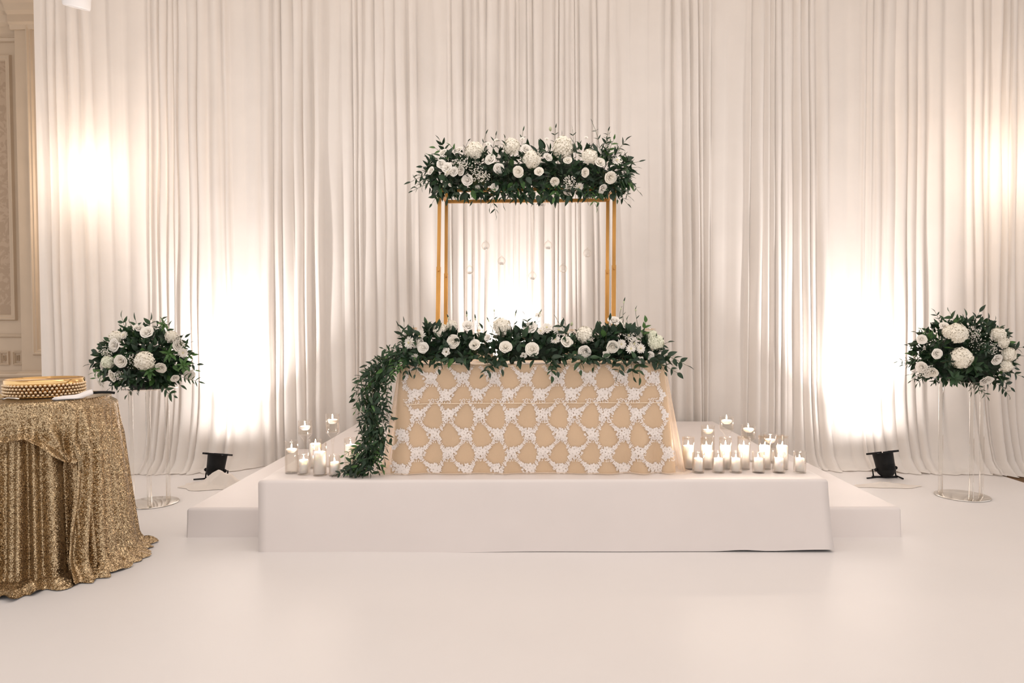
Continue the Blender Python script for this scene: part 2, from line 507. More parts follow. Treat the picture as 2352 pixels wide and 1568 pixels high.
def drape_panel(x0, x1, seed, layer):
    r_ = random.Random(seed)
    xs = [x0]
    wide = r_.uniform(0.25, 0.7)
    while xs[-1] < x1 - 0.03:
        f = (xs[-1] - x0) / (x1 - x0)
        w_ = r_.choice([0.045, 0.06, 0.075, 0.09, 0.11, 0.13])
        if abs(f - wide) < 0.13: w_ = r_.uniform(0.14, 0.22)
        xs.append(xs[-1] + w_)
    sc_ = (x1 - x0) / (xs[-1] - x0)
    xs = [x0 + (a - x0) * sc_ for a in xs]
    n = len(xs) - 1
    drift = [0.0] + [r_.uniform(-0.05, 0.05) for _ in range(n - 1)] + [0.0]
    for _ in range(2):
        drift = [drift[0]] + [(drift[i - 1] + drift[i] * 2 + drift[i + 1]) / 4 for i in range(1, n)] + [drift[-1]]
    amp = []
    for i in range(n):
        w_ = xs[i + 1] - xs[i]
        amp.append(r_.uniform(0.42, 0.85) * min(w_, 0.10) if w_ < 0.135 else r_.uniform(0.012, 0.03))
    ph = [r_.uniform(0, 6.28) for _ in range(n)]
    skew = [r_.uniform(0.5, 2.1) for _ in range(n)]
    SUB = 8
    zs = [DR_TOP - (DR_TOP - 0.30) * j / 26 for j in range(27)] + [0.24, 0.18, 0.13, 0.09, 0.055, 0.03, 0.014, 0.008, 0.006]
    cols = [(i, k / SUB) for i in range(n) for k in range(SUB)] + [(n - 1, 1.0)]
    V_ = []
    for j, z in enumerate(zs):
        t = 1 - z / DR_TOP
        pool = max(0, j - 29) / (len(zs) - 30)
        for (i, u) in cols:
            a = xs[i] + drift[i] * t * 2
            b = xs[i + 1] + drift[i + 1] * t * 2
            x = a + (b - a) * u
            s = math.sin(PI * (u ** skew[i])) ** 0.75 if 0 < u < 1 else 0.0
            g = amp[i] * (0.75 + 0.45 * t + 0.2 * math.sin(ph[i] + 3.1 * z))
            fine = 0.004 * noise.noise(Vector((x * 28, z * 0.25, seed)))
            side = sstep(2.75, 3.1, abs(x))
            fl = side * (0.09 * sstep(0.9, 0.0, z) + 0.05 * sstep(0.4, 0, z))
            y = drape_y(x) - g * s - fine - layer - fl
            zz = z
            if pool > 0 and side > 0:
                rr = 0.5 + 0.5 * noise.noise(Vector((x * 3.0, seed, 2)))
                y -= side * pool * (0.05 + 0.20 * rr)
                zz = z + side * max(0, 0.026 * noise.noise(Vector((x * 9, pool * 3, seed))) + 0.010 * math.sin(PI * pool))
            V_.append((x, y, zz))
    nc = len(cols)
    F_ = [(j * nc + i, j * nc + i + 1, (j + 1) * nc + i + 1, (j + 1) * nc + i) for j in range(len(zs) - 1) for i in range(nc - 1)]
    m_ = MB(); m_.add(V_, F_)
    return m_.build('drape_panel', M['drape'])

DL = ['ivory drape panel at the open end of the backdrop, beside the taupe pilaster',
      'ivory drape panel washed white by the uplight nearer the sequin table',
      'plain ivory drape panel behind the two stemmed candle glasses',
      'ivory drape panel behind the green leaf cascade of the lace table',
      'ivory drape panel lit from behind the lace table, under the gold frame',
      'ivory drape panel behind the gold frame legs without the hanging-globe glow',
      'ivory drape panel behind the candle cluster without leaves',
      'ivory drape panel washed white by the uplight standing free of bunched cloth',
      'ivory drape panel behind the acrylic stand whose flowers reach furthest out',
      'ivory drape panel closing the backdrop over the bare carpet']
for i in range(len(seams) - 1):
    o = drape_panel(seams[i] - 0.02, seams[i + 1] + 0.02, 11 + i, 0.012 * (i % 2))
    props(o, DL[i], 'curtain', 'ivory backdrop drape panels')

# sconces on the wall behind the drape ends
def sconce(px, py):
    p = at(px, py, 6.95)
    p = Vector((p.x, 7.40, p.z))
    e = empty('wall_sconce', (p.x, YW, p.z - 0.1))
    MB().lathe([(0.0, 0.0), (0.055, 0.0), (0.06, 0.012), (0.04, 0.025), (0, 0.028)], 20, Matrix.Rotation(R(90), 4, 'X')).build('backplate', M['brass'], e)
    MB().tube([(0, -0.02, 0), (0, -0.2, -0.04), (0, -0.36, -0.02), (0, p.y - YW, 0.03)], 0.009, 8).build('arm', M['brass'], e)
    MB().lathe([(0.035, 0.03), (0.05, 0.10), (0.062, 0.20)], 20, Matrix.Translation((0, p.y - YW, 0))).build('lamp_shade', M['sconce'], e)
    d = bpy.data.lights.new('sconce_bulb', 'POINT'); d.energy = 38; d.color = (1, 0.88, 0.77); d.shadow_soft_size = 0.22
    l = bpy.data.objects.new('sconce_bulb', d); COL.objects.link(l); l.parent = e; l.location = (0, p.y - YW, 0.26)
    return e
props(sconce(176, 440), 'brass wall sconce glowing through the drape beside the pilaster', 'wall light')
props(sconce(2352, 430), 'brass wall sconce glowing through the drape above the free-standing acrylic stand', 'wall light')

# downlight hanging from the ceiling
p = at(176, 6, 6.2)
e = empty('ceiling_spotlight', p)
props(e, 'white round spotlight housing hanging from the ceiling in front of the drape', 'spotlight')
Mt = Matrix.Translation((0, 0, 0)) @ Matrix.Rotation(R(14), 4, 'X') @ Matrix.Rotation(R(12), 4, 'Y')
MB().lathe([(0.085, -0.04), (0.105, -0.045), (0.112, -0.03), (0.112, 0.16), (0.09, 0.19), (0.0, 0.2)], 36, Mt).build('housing', M['whiteplastic'], e)
MB().lathe([(0.085, -0.04), (0.075, 0.02), (0.045, 0.035), (0.0, 0.035)], 36, Mt).build('reflector', M['whiteplastic'], e)
MB().box(-0.05, 0.02, -0.004, 0.004, 0.025, 0.033, 0, Mt).build('lamp_slot', M['black'], e)
MB().tube([(0, 0, 0.18), (0, 0, 5.35 - p.z)], 0.012, 10).build('stem', M['whiteplastic'], e)

# ------------------------------------------------------------------ stage and side steps
SY0 = on_floor(1206, 1266).y
SY1 = 7.22
SX0 = at(594, 1180, SY0).x
SX1 = at(1901, 1180, SY0).x

def wrapped_box(name, x0, x1, y0, y1, h, seed, flare=(0, 0), lift=None):
    """box wrapped in vinyl: soft upper edges, slightly wavy skirt"""
    m_ = MB()
    r = 0.022
    nx = 64
    prof = []                                   # (offset outwards, z), from floor up and over the edge
    for k in range(9): prof.append((0.0, (h - r) * k / 8))
    for k in range(1, 6):
        a = PI / 2 * k / 5
        prof.append((-r + r * math.cos(a), h - r + r * math.sin(a)))
    # loop round the box
    pts = []
    def side(ax, ay, bx, by, n_):
        for k in range(n_): pts.append((ax + (bx - ax) * k / n_, ay + (by - ay) * k / n_))
    side(x0, y0, x1, y0, nx); side(x1, y0, x1, y1, 24); side(x1, y1, x0, y1, 16); side(x0, y1, x0, y0, 24)
    cx, cy = (x0 + x1) / 2, (y0 + y1) / 2
    hx, hy = (x1 - x0) / 2, (y1 - y0) / 2
    V_ = []
    for (o_, z) in prof:
        t = 1 - z / h
        for (x, y) in pts:
            X = cx + (x - cx) * (hx + o_) / hx
            Y = cy + (y - cy) * (hy + o_) / hy
            w_ = t * t * 0.016 * noise.noise(Vector((x * 1.3, y * 1.3, seed)))
            if y < y0 + 1e-4: Y += w_ - 0.012 * t
            X += flare[1] * t ** 1.3 * sstep(x1 - .5, x1, x) * sstep(y0 + .30, y0 + .02, y) - flare[0] * t ** 2 * sstep(x0 + .3, x0, x)
            zz = z
            if lift and y < y0 + 1e-4: zz += lift(x) * t ** 3
            V_.append((X, Y, zz))
    n_ = len(pts)
    F_ = [(j * n_ + i, j * n_ + (i + 1) % n_, (j + 1) * n_ + (i + 1) % n_, (j + 1) * n_ + i) for j in range(len(prof) - 1) for i in range(n_)]
    F_.append(tuple((len(prof) - 1) * n_ + i for i in range(n_)))
    m_.add(V_, F_)
    o_ = m_.build(name, M['stage'])
    o_.data.polygons[len(o_.data.polygons) - 1].use_smooth = False
    return o_

def lift_fn(x):
    a = 0.0 + 0.010 * math.exp(-((x - (SX1 - 0.55)) / 0.12) ** 2)
    return a + 0.014 * sstep(SX1 - 0.5, SX1 - 0.08, x) + 0.004 * sstep(SX0 + 1.2, SX0 + 1.9, x)
st = wrapped_box('stage_platform', SX0, SX1, SY0, SY1, ZS, 3, (0.0, 0.036), lift_fn)
props(st, 'long white vinyl-wrapped stage platform carrying the lace-covered table', 'stage')
o = MB().box(SX0 + 0.06, SX1 - 0.06, SY0 + 0.03, SY1 - 0.05, 0.0015, 0.05).build('dark_gap_fill', M['black'], st, smooth=False)  # black slab filling the gap under the raised skirt
TZ = 0.208
TY0 = on_floor(1206, 1232).y
TX0 = at(431, 1200, TY0).x
TX1 = at(2068, 1196, TY0).x
props(wrapped_box('side_step', TX0, SX0 - 0.002, TY0, 7.16, TZ, 5), 'low white vinyl-wrapped step at the stage end facing the gold sequin table', 'step')
props(wrapped_box('side_step', SX1 + 0.002, TX1, TY0, 7.16, TZ, 8), 'low white vinyl-wrapped step at the stage end beyond the big candle cluster', 'step')

# ------------------------------------------------------------------ uplights
def par_can(base, tilt_deg, lean_deg, spot_deg, power, label, rim_turn=0.0):
    """Par can standing on a yoke, mouth up and tilted back towards the drape."""
    e = empty('uplight', base)
    props(e, label, 'stage light')
    T = Matrix.Translation((0, 0, 0.135)) @ Matrix.Rotation(R(-tilt_deg), 4, 'X') @ Matrix.Rotation(R(lean_deg), 4, 'Y')
    prof = [(0.0, -0.125), (0.045, -0.125), (0.072, -0.095), (0.084, -0.075), (0.086, 0.0), (0.092, 0.095), (0.094, 0.10)]
    inner = [(0.094, 0.10), (0.088, 0.10), (0.086, 0.085), (0.078, 0.02), (0.0, 0.015)]
    can = MB().lathe(prof, 28, T).build('can', M['black'], e)
    MB().lathe(inner, 28, T).build('can_lining', M['black'], e)
    for k in range(5):
        mbx = MB()
        for a0 in range(0, 8):
            a = R(-130 + a0 * 10)
            mbx.tube([T @ Vector((0.0868 * math.cos(a + d_), 0.0868 * math.sin(a + d_), -0.062 + k * 0.013)) for d_ in (-0.06, 0, 0.06)], 0.0022, 4)
        props(mbx.build('vent_slots', M['steel' if False else 'black'], can), kind='stuff')
    # square colour-frame holder with clip ears
    TR = T @ Matrix.Rotation(rim_turn, 4, 'Z')
    for k in range(4):
        A = TR @ Matrix.Rotation(k * PI / 2, 4, 'Z')
        MB().box(0.086, 0.122, -0.075, 0.075, 0.098, 0.103, 0, A).box(0.112, 0.122, -0.075, 0.075, 0.103, 0.116, 0, A).build('frame_clip', M['black'], e, smooth=False)
    # yoke
    mby = MB()
    for s_ in (-1, 1):
        mby.tube([T @ Vector((s_ * 0.095, 0, -0.05)), Vector((s_ * 0.108, 0.02, 0.075)), Vector((s_ * 0.108, 0.0, 0.012))], 0.007, 6)
    mby.box(-0.116, 0.116, -0.018, 0.018, 0.0, 0.012)
    mby.build('yoke', M['black'], e)
    for s_ in (-1, 1):
        MB().lathe([(0, 0), (0.016, 0), (0.018, 0.01), (0.01, 0.02), (0, 0.02)], 12, T @ Matrix.Translation((s_ * 0.09, 0, -0.05)) @ Matrix.Rotation(s_ * PI / 2, 4, 'Y')).build('knob', M['black'], e)
    MB().tube([(-0.1, -0.02, 0.006), (-0.20, -0.06, 0.006)], 0.008, 6).build('foot', M['black'], e)
    MB().tube([(0.1, -0.02, 0.02), (0.13, -0.09, 0.006)], 0.008, 6).build('foot', M['black'], e)
    MB().lathe([(0.0, 0.026), (0.05, 0.025), (0.075, 0.022)], 24, T).build('lens', M['lens'], e)
    d = bpy.data.lights.new('uplight_beam', 'SPOT')
    d.energy = power; d.color = (1.0, 0.93, 0.90); d.spot_size = R(spot_deg); d.spot_blend = 1.0; d.shadow_soft_size = 0.05
    l = bpy.data.objects.new('uplight_beam', d); COL.objects.link(l); l.parent = e
    l.matrix_local = T @ Matrix.Translation((0, 0, 0.105)) @ Matrix.Rotation(PI, 4, 'X')
    d = bpy.data.lights.new('uplight_spill', 'SPOT')          # soft scatter of the front lens
    d.energy = power * .09; d.color = (1.0, 0.93, 0.90); d.spot_size = R(165); d.spot_blend = 1.0; d.shadow_soft_size = 0.07
    l2 = bpy.data.objects.new('uplight_spill', d); COL.objects.link(l2); l2.parent = e
    l2.matrix_local = T @ Matrix.Translation((0, 0, 0.112)) @ Matrix.Rotation(PI, 4, 'X')
    return e
UP = on_floor(497, 1099); UQ = on_floor(2032, 1096)
par_can(UP, 12, 4, 82, 410, 'black uplight can half hidden behind a heap of bunched cream cloth', 0.1)
par_can(UQ, 13, -6, 82, 410, 'black uplight can standing clear beside a flat spill of cream cloth', 0.15)
par_can((-0.17, 6.86, ZS), 13, 0, 82, 235, 'black uplight can on the stage behind the lace-covered table')

def cloth_heap(name, c, sx, sy, h, seed, label, peak=(0, 0), tail=None):
    m_ = MB()
    nr, na = 16, 56
    def fn(i, j):
        a = 2 * PI * i / na
        t = j / (nr - 1)
        edge = 1 + 0.16 * math.sin(3 * a + seed) + 0.09 * math.sin(7 * a + 2 * seed)
        if tail: edge += tail[1] * max(0, math.cos(a - tail[0])) ** 6
        x, y = sx * t * edge * math.cos(a), sy * t * edge * math.sin(a)
        fall = (1 - t * t) ** 0.8
        dpk = math.exp(-(((x - peak[0]) / (0.45 * sx)) ** 2 + ((y - peak[1]) / (0.62 * sy)) ** 2) ** 2)
        rg = 1 - abs(noise.noise(Vector((x * 6 + y * 5 + seed, y * 4 - x * 3, seed)))) * 2.2
        z = h * fall * (0.16 + 0.62 * dpk) * (0.9 + 0.18 * max(-.5, rg))
        q = noise.noise(Vector((x * 9 + seed, y * 13, seed)))
        q2 = 1 - abs(noise.noise(Vector((x * 15, y * 11 + seed, 4.2 + seed)))) * 2
        z += (0.020 * q + 0.026 * max(0, q2)) * (0.35 + min(1, h * 12)) * math.sin(PI * min(1, t * 1.02)) ** 0.5 * (1 - t * .7)
        if t > 0.93: z = 0.004 + (z if z > 0 else 0) * 0.4
        return Vector((c.x + x, c.y + y, max(0.003, z)))
    m_.grid(fn, na, nr, closed=True)
    return props(m_.build(name, M['pile']), label, 'cloth')
cloth_heap('bunched_cloth', on_floor(497, 1116) + Vector((0.02, 0, 0)), 0.33, 0.17, 0.16, 1.3, 'cream fabric end bunched up into a heap in front of an uplight', (0.03, 0.04), (PI, 0.25))
cloth_heap('spilled_cloth', on_floor(2030, 1116), 0.26, 0.10, 0.035, 4.1, 'cream fabric end lying nearly flat on the floor under an uplight', (-0.03, 0), (0, 0.35))

# ------------------------------------------------------------------ lace-covered table
TCX = at(1221, 900, 4.70).x
TF, TB = 4.715, 5.46
THW = 0.918
TTOP = 1.232
tab = empty('banquet_table', (TCX, (TF + TB) / 2, ZS))
props(tab, 'rectangular banquet table hidden under champagne satin and lace on the stage', 'table')
MB().bbox(-THW + .012, THW - .012, -(TB - TF) / 2 + .012, (TB - TF) / 2 - .012, TTOP - ZS - 0.035, TTOP - ZS - 0.004, 0.004).build('tabletop', M['tabletop'], tab, smooth=False)
for sx in (-1, 1):
    for sy in (-1, 1):
        MB().tube([(sx * 0.75, sy * 0.28, 0.001), (sx * 0.72, sy * 0.25, TTOP - ZS - 0.03)], 0.014, 10).build('leg', M['steel'], tab)

FOLDS = [(1395, 0.020, 26, 0.35), (1440, -0.014, 22, 0.5), (1475, 0.022, 20, 0.45), (1508, -0.018, 18, 0.5), (1160, 0.010, 10, 0.2), (1040, 0.006, 40, 0.0), (1270, -0.006, 45, 0.0),
         (935, 0.012, 22, 0.1), (1530, 0.016, 14, 0.35), (985, -0.006, 24, 0.0), (1330, 0.006, 30, 0.1), (1100, -0.005, 28, 0.0)]
FOLDW = [(at(px, 1000, 4.68).x, a, w_ * 4.68 / FPX, v0) for (px, a, w_, v0) in FOLDS]

def rrect(s, hw, hd, r):
    """point and normal on a rounded rectangle, s in 0..1 from the middle of the front (y = -hd), running to +x"""
    segs = [(hw - r, 'l', (0, -hd), (1, 0)), (PI * r / 2, 'c', (hw - r, -hd + r), -PI / 2), (2 * (hd - r), 'l', (hw, -hd + r), (0, 1)),
            (PI * r / 2, 'c', (hw - r, hd - r), 0.0), (2 * (hw - r), 'l', (hw - r, hd), (-1, 0)), (PI * r / 2, 'c', (-hw + r, hd - r), PI / 2),
            (2 * (hd - r), 'l', (-hw, hd - r), (0, -1)), (PI * r / 2, 'c', (-hw + r, -hd + r), PI), (hw - r, 'l', (-hw + r, -hd), (1, 0))]
    L_ = sum(q[0] for q in segs)
    d = (s % 1.0) * L_
    for ln, k, p, q in segs:
        if d <= ln or ln == segs[-1][0] and p == segs[-1][2]:
            if k == 'l':
                pt = Vector((p[0] + q[0] * d, p[1] + q[1] * d)); nrm = Vector((q[1], -q[0]))
            else:
                a = q + d / r
                nrm = Vector((math.cos(a), math.sin(a))); pt = Vector(p) + nrm * r
            return pt, nrm
        d -= ln
    return Vector((0, -hd)), Vector((0, -1))

def cloth_pt(s, v, off, sideflare, front, pool=0.0, seed=0.0, hd=(TB - TF) / 2):
    p, n_ = rrect(s, THW, hd, 0.03)
    x, y = p.x, p.y
    fv = min(v, 1.0)
    x *= 1 + sideflare * fv / THW
    fl = front * fv * max(0, -n_.y) + 0.03 * fv * max(0, n_.y)
    fold = 0.0
    if n_.y < -0.4:
        for (fx, a, w_, v0) in FOLDW:
            fold += 1.7 * a * math.exp(-((x + TCX - fx) / w_) ** 2) * sstep(v0 - 0.1, 1.0, v)
        fold += 0.006 * noise.noise(Vector((x * 7, v * 1.2, 3 + seed)))
    else:
        arc = s * 40
        fold += 0.022 * fv * math.sin(arc * 6.28 + seed) * (0.4 + 0.6 * abs(noise.noise(Vector((arc, 1, seed)))))
    d = off + fl + fold
    z = TTOP - 0.002 - (TTOP - ZS) * fv
    if v > 1.0:
        q = (v - 1.0) / 0.12
        amp = 0.5 + 0.5 * noise.noise(Vector((x * 5, y * 5, 7 + seed)))
        d += pool * q * (0.25 + 0.9 * amp)
        z = ZS + 0.003 + 0.014 * math.sin(PI * min(q, 1)) * (0.4 + amp) + (0.008 if q > .9 else 0) * amp
    if v < 0.03:
        # rounded drop over the table edge
        d -= 0.010 * (1 - v / 0.03)
    return Vector((TCX + x + n_.x * d, (TF + TB) / 2 + y + n_.y * d, max(z, ZS + 0.002)))

VROWS = [0, 0.008, 0.02, 0.035] + [0.06 + 0.92 * k / 20 for k in range(21)] + [0.992]
NS = 420
def cloth_mesh(name, off, sf, fr, pool, mat, rows, seed, top=True):
    m_ = MB()
    m_.grid(lambda i, j: cloth_pt(i / NS, rows[j], off, sf, fr, pool, seed), NS, len(rows), closed=True)
    if top: m_.f.append(tuple(range(NS))); m_.m.append(0)
    return m_.build(name, mat)
satin = cloth_mesh('satin_tablecloth', 0.002, 0.05, 0.045, 0.0, M['satin'], VROWS, 0.0)
props(satin, 'champagne gold satin cloth hanging to the stage beneath the lace', 'tablecloth')
OFF2 = 0.0075
lace = empty('lace_overlay', (TCX, TF, ZS))
props(lace, 'sheer lace overlay with white floral motifs on the champagne satin', 'tablecloth')
def rel(o_, root):
    o_.parent = root
    o_.matrix_parent_inverse = Matrix.Translation(-Vector(root.location))
    return o_
rel(cloth_mesh('sheer_fabric', OFF2, 0.115, 0.045, 0.06, M['sheer'], VROWS + [1.02, 1.05, 1.08, 1.12], 0.0, top=False), lace)
HDF = (TB - TF) / 2
PERIM = 2 * (2 * (THW - .03) + 2 * (HDF - .03)) + 2 * PI * .03
def front_pt(x, v, lift):
    """x is world X on the front face"""
    s = (x - TCX) / (1 + 0.115 * min(v, 1) / THW) / PERIM
    return cloth_pt(s % 1.0, v, OFF2 + lift, 0.115, 0.045, 0.06, 0.0)
# seam cord
mb = MB()
def v_of(py): 
    return 1 - (at(1221, py, 4.69).z - ZS) / (TTOP - ZS)
mb.tube([front_pt(TCX - THW + .035 + (2 * THW - .07) * k / 80, v_of(925) + 0.006 * noise.noise(Vector((k * .09, 2, 1))) + 0.010 * max(0, 1 - k / 8), 0.003) for k in range(81)], 0.0042, 5)
rel(mb.build('seam_cord', M['seam']), lace)

def motif(xc, py, flip, seed, arms=(1, 1, 1)):
    r_ = random.Random(seed)
    k = 4.69 / FPX
    m_ = MB()
    v0 = v_of(py)
    dv = k / (TTOP - ZS)
    lift = [0.0006]
    def P(x, y):                    # motif pixel offsets to cloth
        lift[0] += 0.0000008
        return front_pt(xc + flip * x * k, min(.995, max(0.01, v0 + y * dv)), lift[0])
    def ok(x, y):
        v = v0 + y * dv
        return .012 < v < .985 and abs(xc + flip * x * k - TCX) < (THW - .036) * (1 + 0.115 * v / THW) - .012
    def flower(x, y, r, n=5):
        if not ok(x, y): return
        r *= .98 if r > 5.6 else .66
        lift[0] += 0.00022
        a0 = r_.uniform(0, 6)
        rim = []
        for q in range(n * 4):
            a = a0 + 2 * PI * q / (n * 4)
            rr = r * (0.66 + 0.34 * abs(math.sin(n * (a - a0) / 2)) ** 0.7)
            rim.append(P(x + rr * math.cos(a), y + rr * math.sin(a)))
        inn = [P(x + 0.22 * r * math.cos(a0 + 2 * PI * q / (n * 4)), y + 0.22 * r * math.sin(a0 + 2 * PI * q / (n * 4))) for q in range(n * 4)]
        N_ = n * 4
        m_.add(rim + inn, [(q, (q + 1) % N_, N_ + (q + 1) % N_, N_ + q) for q in range(N_)])
        if r > 4.6:
            m_.add(inn, [tuple(range(N_))], 1)
    def leaf(x, y, a, l, w_):
        if not ok(x, y): return
        w_ *= .8
        lift[0] += 0.0001
        c, s_ = math.cos(a), math.sin(a)
        m_.add([P(x, y), P(x + c * l * .5 - s_ * w_, y + s_ * l * .5 + c * w_), P(x + c * l, y + s_ * l), P(x + c * l * .5 + s_ * w_, y + s_ * l * .5 - c * w_)], [(0, 1, 2, 3)])
    def curl(x, y, r, a0, turn):
        if not ok(x, y): return
        lift[0] += 0.0001
        pts = []
        for q in range(11):
            t = q / 10
            a = a0 + turn * t * 4.6
            rr = r * (1 - 0.6 * t)
            for w_ in (-0.75, 0.75):
                pts.append(P(x + (rr + w_) * math.cos(a), y + (rr + w_) * math.sin(a)))
        m_.add(pts, [(2 * q, 2 * q + 1, 2 * q + 3, 2 * q + 2) for q in range(10)])
    # heart of the motif
    for (x, y, r) in ((-8, 6, 8), (2, 3, 8), (-3, -5, 7), (9, -4, 7), (-13, -3, 6), (4, 11, 6), (-13, 14, 6), (-4, 15, 5), (14, 3, 5)):
        flower(x + r_.uniform(-1, 1), y + r_.uniform(-1, 1), r * r_.uniform(.9, 1.1))
    for _ in range(16):
        a = r_.uniform(0, 6.28)
        leaf(12 * math.cos(a) - 1, 9 * math.sin(a) + 3, a + r_.uniform(-.5, .5), r_.uniform(5, 8), r_.uniform(1.0, 1.7))
    if arms[0]:                       # short flowery arm
        for (x, y, r) in ((-18, -12, 5.5), (-24, -19, 5), (-27, -26, 4), (-20, -8, 4)): flower(x, y, r)
        for q in range(7):
            t = q / 6
            x, y = -15 - 15 * t, -8 - 22 * t
            leaf(x, y, R(-40 + r_.uniform(-15, 15)), 6, 1.3); leaf(x, y, R(200 + r_.uniform(-15, 15)), 6.5, 1.3)
    if arms[1]:                       # long leafy arm
        for (x, y, r) in ((16, -9, 6), (21, -14, 5), (25, -19, 4.5), (29, -24, 3.5)): flower(x, y, r)
        for q in range(8):
            t = q / 7
            x, y = 13 + 19 * t, -6 - 20 * t
            leaf(x, y, R(15 + r_.uniform(-18, 18)), 7, 1.2); leaf(x, y, R(-110 + r_.uniform(-18, 18)), 5, 1.1)
        curl(32, -30, 4.2, R(60), -1); curl(25, -29, 3.4, R(80), -1)
    if arms[2]:
        curl(6, 20, 3.6, R(-90), 1)
        for q in range(4): leaf(-14 + q * 5, 18, R(90 + r_.uniform(-30, 30)), 6, 1.2)
    o_ = m_.build('lace_motif', [M['lace'], M['lace_eye']], None, smooth=False)
    return rel(o_, lace)

rows = [(864, 986, 73.2, 8, -1), (902, 954, 72.2, 9, 1), (947, 961, 72.0, 9, 1), (992, 924, 72.3, 9, -1), (1034, 890, 72.0, 10, 1), (1072, 926, 72.0, 9, -1)]
sd = 100
for (py, x0, dx, n_, fl) in rows:
    for k in range(n_):
        xw = at(x0 + k * dx, py, 4.69).x
        sd += 1
        motif(xw, py, fl, sd)
for (px, py, fl) in ((916, 872, -1), (1532, 866, -1), (924, 1085, 1)):
    xw = at(px, py, 4.69).x
    if True:
        sd += 1; motif(xw, py, fl, sd, (1, 0, 1))

# ------------------------------------------------------------------ flowers and leaves
def leaf_mesh(name, wid, mat, fold=0.25, bend=0.25, tipw=0.55):
    m_ = MB()
    n_ = 6
    vv, ff = [], []
    for k in range(n_ + 1):
        t = k / n_
        w_ = wid * math.sin(PI * t ** tipw) ** 0.9 if 0 < k < n_ else 0.0
        if k == 0: w_ = 0.02
        z = -bend * t * t
        vv += [(-w_, t, z + fold * w_), (0, t, z), (w_, t, z + fold * w_)]
    for k in range(n_):
        a = 3 * k
        ff += [(a, a + 1, a + 4, a + 3), (a + 1, a + 2, a + 5, a + 4)]
    m_.add(vv, ff)
    return m_.mesh(name, mat)
LEAF = {}
for mk in ('leaf', 'leaf2', 'leaf3'):
    LEAF[mk] = {'broad': [leaf_mesh('broad_leaf', 0.27, M[mk], 0.3, b, 0.75) for b in (0.10, 0.3)],
                'mid': [leaf_mesh('leaf', 0.19, M[mk], 0.3, b, 0.75) for b in (0.05, 0.28)],
                'narrow': [leaf_mesh('narrow_leaf', 0.12, M[mk], 0.3, b, 0.8) for b in (0.05, 0.3)]}

def rose_mesh(seed, mat, openness=1.0):
    r_ = random.Random(seed)
    m_ = MB()
    layers = [(2, 0.17, 0.86, 1.9, 0.0), (3, 0.34, 0.84, 1.25, 0.02), (4, 0.55, 0.80, 0.98, 0.06), (5, 0.78, 0.74, 0.84, 0.10), (5, 1.0, 0.60, 0.82, 0.16)]
    for li, (n_, rad, h, hw, curl) in enumerate(layers):
        a0 = r_.uniform(0, 6.28)
        for k in range(n_):
            ac = a0 + 2 * PI * k / n_ + r_.uniform(-.1, .1)
            rr = rad * r_.uniform(0.93, 1.06)
            def fn(i, j, ac=ac, rr=rr):
                u, v = -1 + 2 * i / 6, j / 5
                a = ac + u * hw * (0.55 + 0.45 * math.sin(PI * min(1, v * .75)))
                edge = 1 - 0.22 * u * u * v
                q = rr * (0.25 + 0.75 * v ** 0.7) + curl * max(0, v - .7) * 1.6
                z = h * math.sin(v * PI * 0.5) * edge - curl * 1.1 * max(0, v - .75) * 2
                rw = q + 0.02 * math.sin(5 * u + seed)
                return Vector((rw * math.cos(a), rw * math.sin(a), z - 0.35))
            m_.grid(fn, 7, 6)
    m_.lathe([(0.0, -0.55), (0.2, -0.45), (0.42, -0.3), (0.4, -0.1)], 10)
    m_.lathe([(0.2, 0.1), (0.17, 0.36), (0.10, 0.47), (0.05, 0.46), (0.0, 0.42)], 10)
    return m_.mesh('rose', mat)

def lisi_mesh(seed):
    r_ = random.Random(seed)
    m_ = MB()
    for li, (n_, rad, h) in enumerate(((5, 0.8, 0.42), (5, 1.0, 0.28))):
        for k in range(n_):
            ac = 2 * PI * (k + 0.5 * li) / n_
            def fn(i, j, ac=ac):
                u, v = -1 + 2 * i / 4, j / 4
                a = ac + u * 0.68 * math.sin(PI * min(1, 0.15 + v * .65))
                q = rad * v * (1 - 0.16 * u * u * v)
                return Vector((q * math.cos(a), q * math.sin(a), h * v ** 0.6 + 0.05 * math.sin(4 * u + k)))
            m_.grid(fn, 5, 5)
    m_.lathe([(0.0, -0.5), (0.16, -0.35), (0.2, 0.05)], 8)
    return m_.mesh('lisianthus', M['white'])

def mum_mesh(seed):
    r_ = random.Random(seed)
    m_ = MB()
    for (n_, ln, el, w_) in ((15, 1.0, 8, 0.105), (15, 0.95, 24, 0.10), (13, 0.78, 42, 0.09), (9, 0.52, 62, 0.075)):
        a0 = r_.uniform(0, 6)
        for k in range(n_):
            a = a0 + 2 * PI * k / n_ + r_.uniform(-.08, .08)
            e_ = R(el + r_.uniform(-7, 7))
            d = Vector((math.cos(a) * math.cos(e_), math.sin(a) * math.cos(e_), math.sin(e_)))
            s_ = Vector((-math.sin(a), math.cos(a), 0))
            up = s_.cross(d) * -1
            l = ln * r_.uniform(0.88, 1.06)
            vv = []
            for t, ww in ((0.08, .5), (0.45, 1.0), (0.8, 1.0), (1.0, 0.35)):
                c = d * l * t + Vector((0, 0, -0.10 * t * t + 0.0))
                vv += [c - s_ * w_ * ww + up * .02, c + s_ * w_ * ww + up * .02]
            m_.add(vv, [(0, 1, 3, 2), (2, 3, 5, 4), (4, 5, 7, 6)])
    m_.lathe([(0.0, -0.4), (0.12, -0.3), (0.16, 0.0), (0.2, 0.14), (0.1, 0.26), (0.0, 0.28)], 8)
    return m_.mesh('chrysanthemum', M['white'])

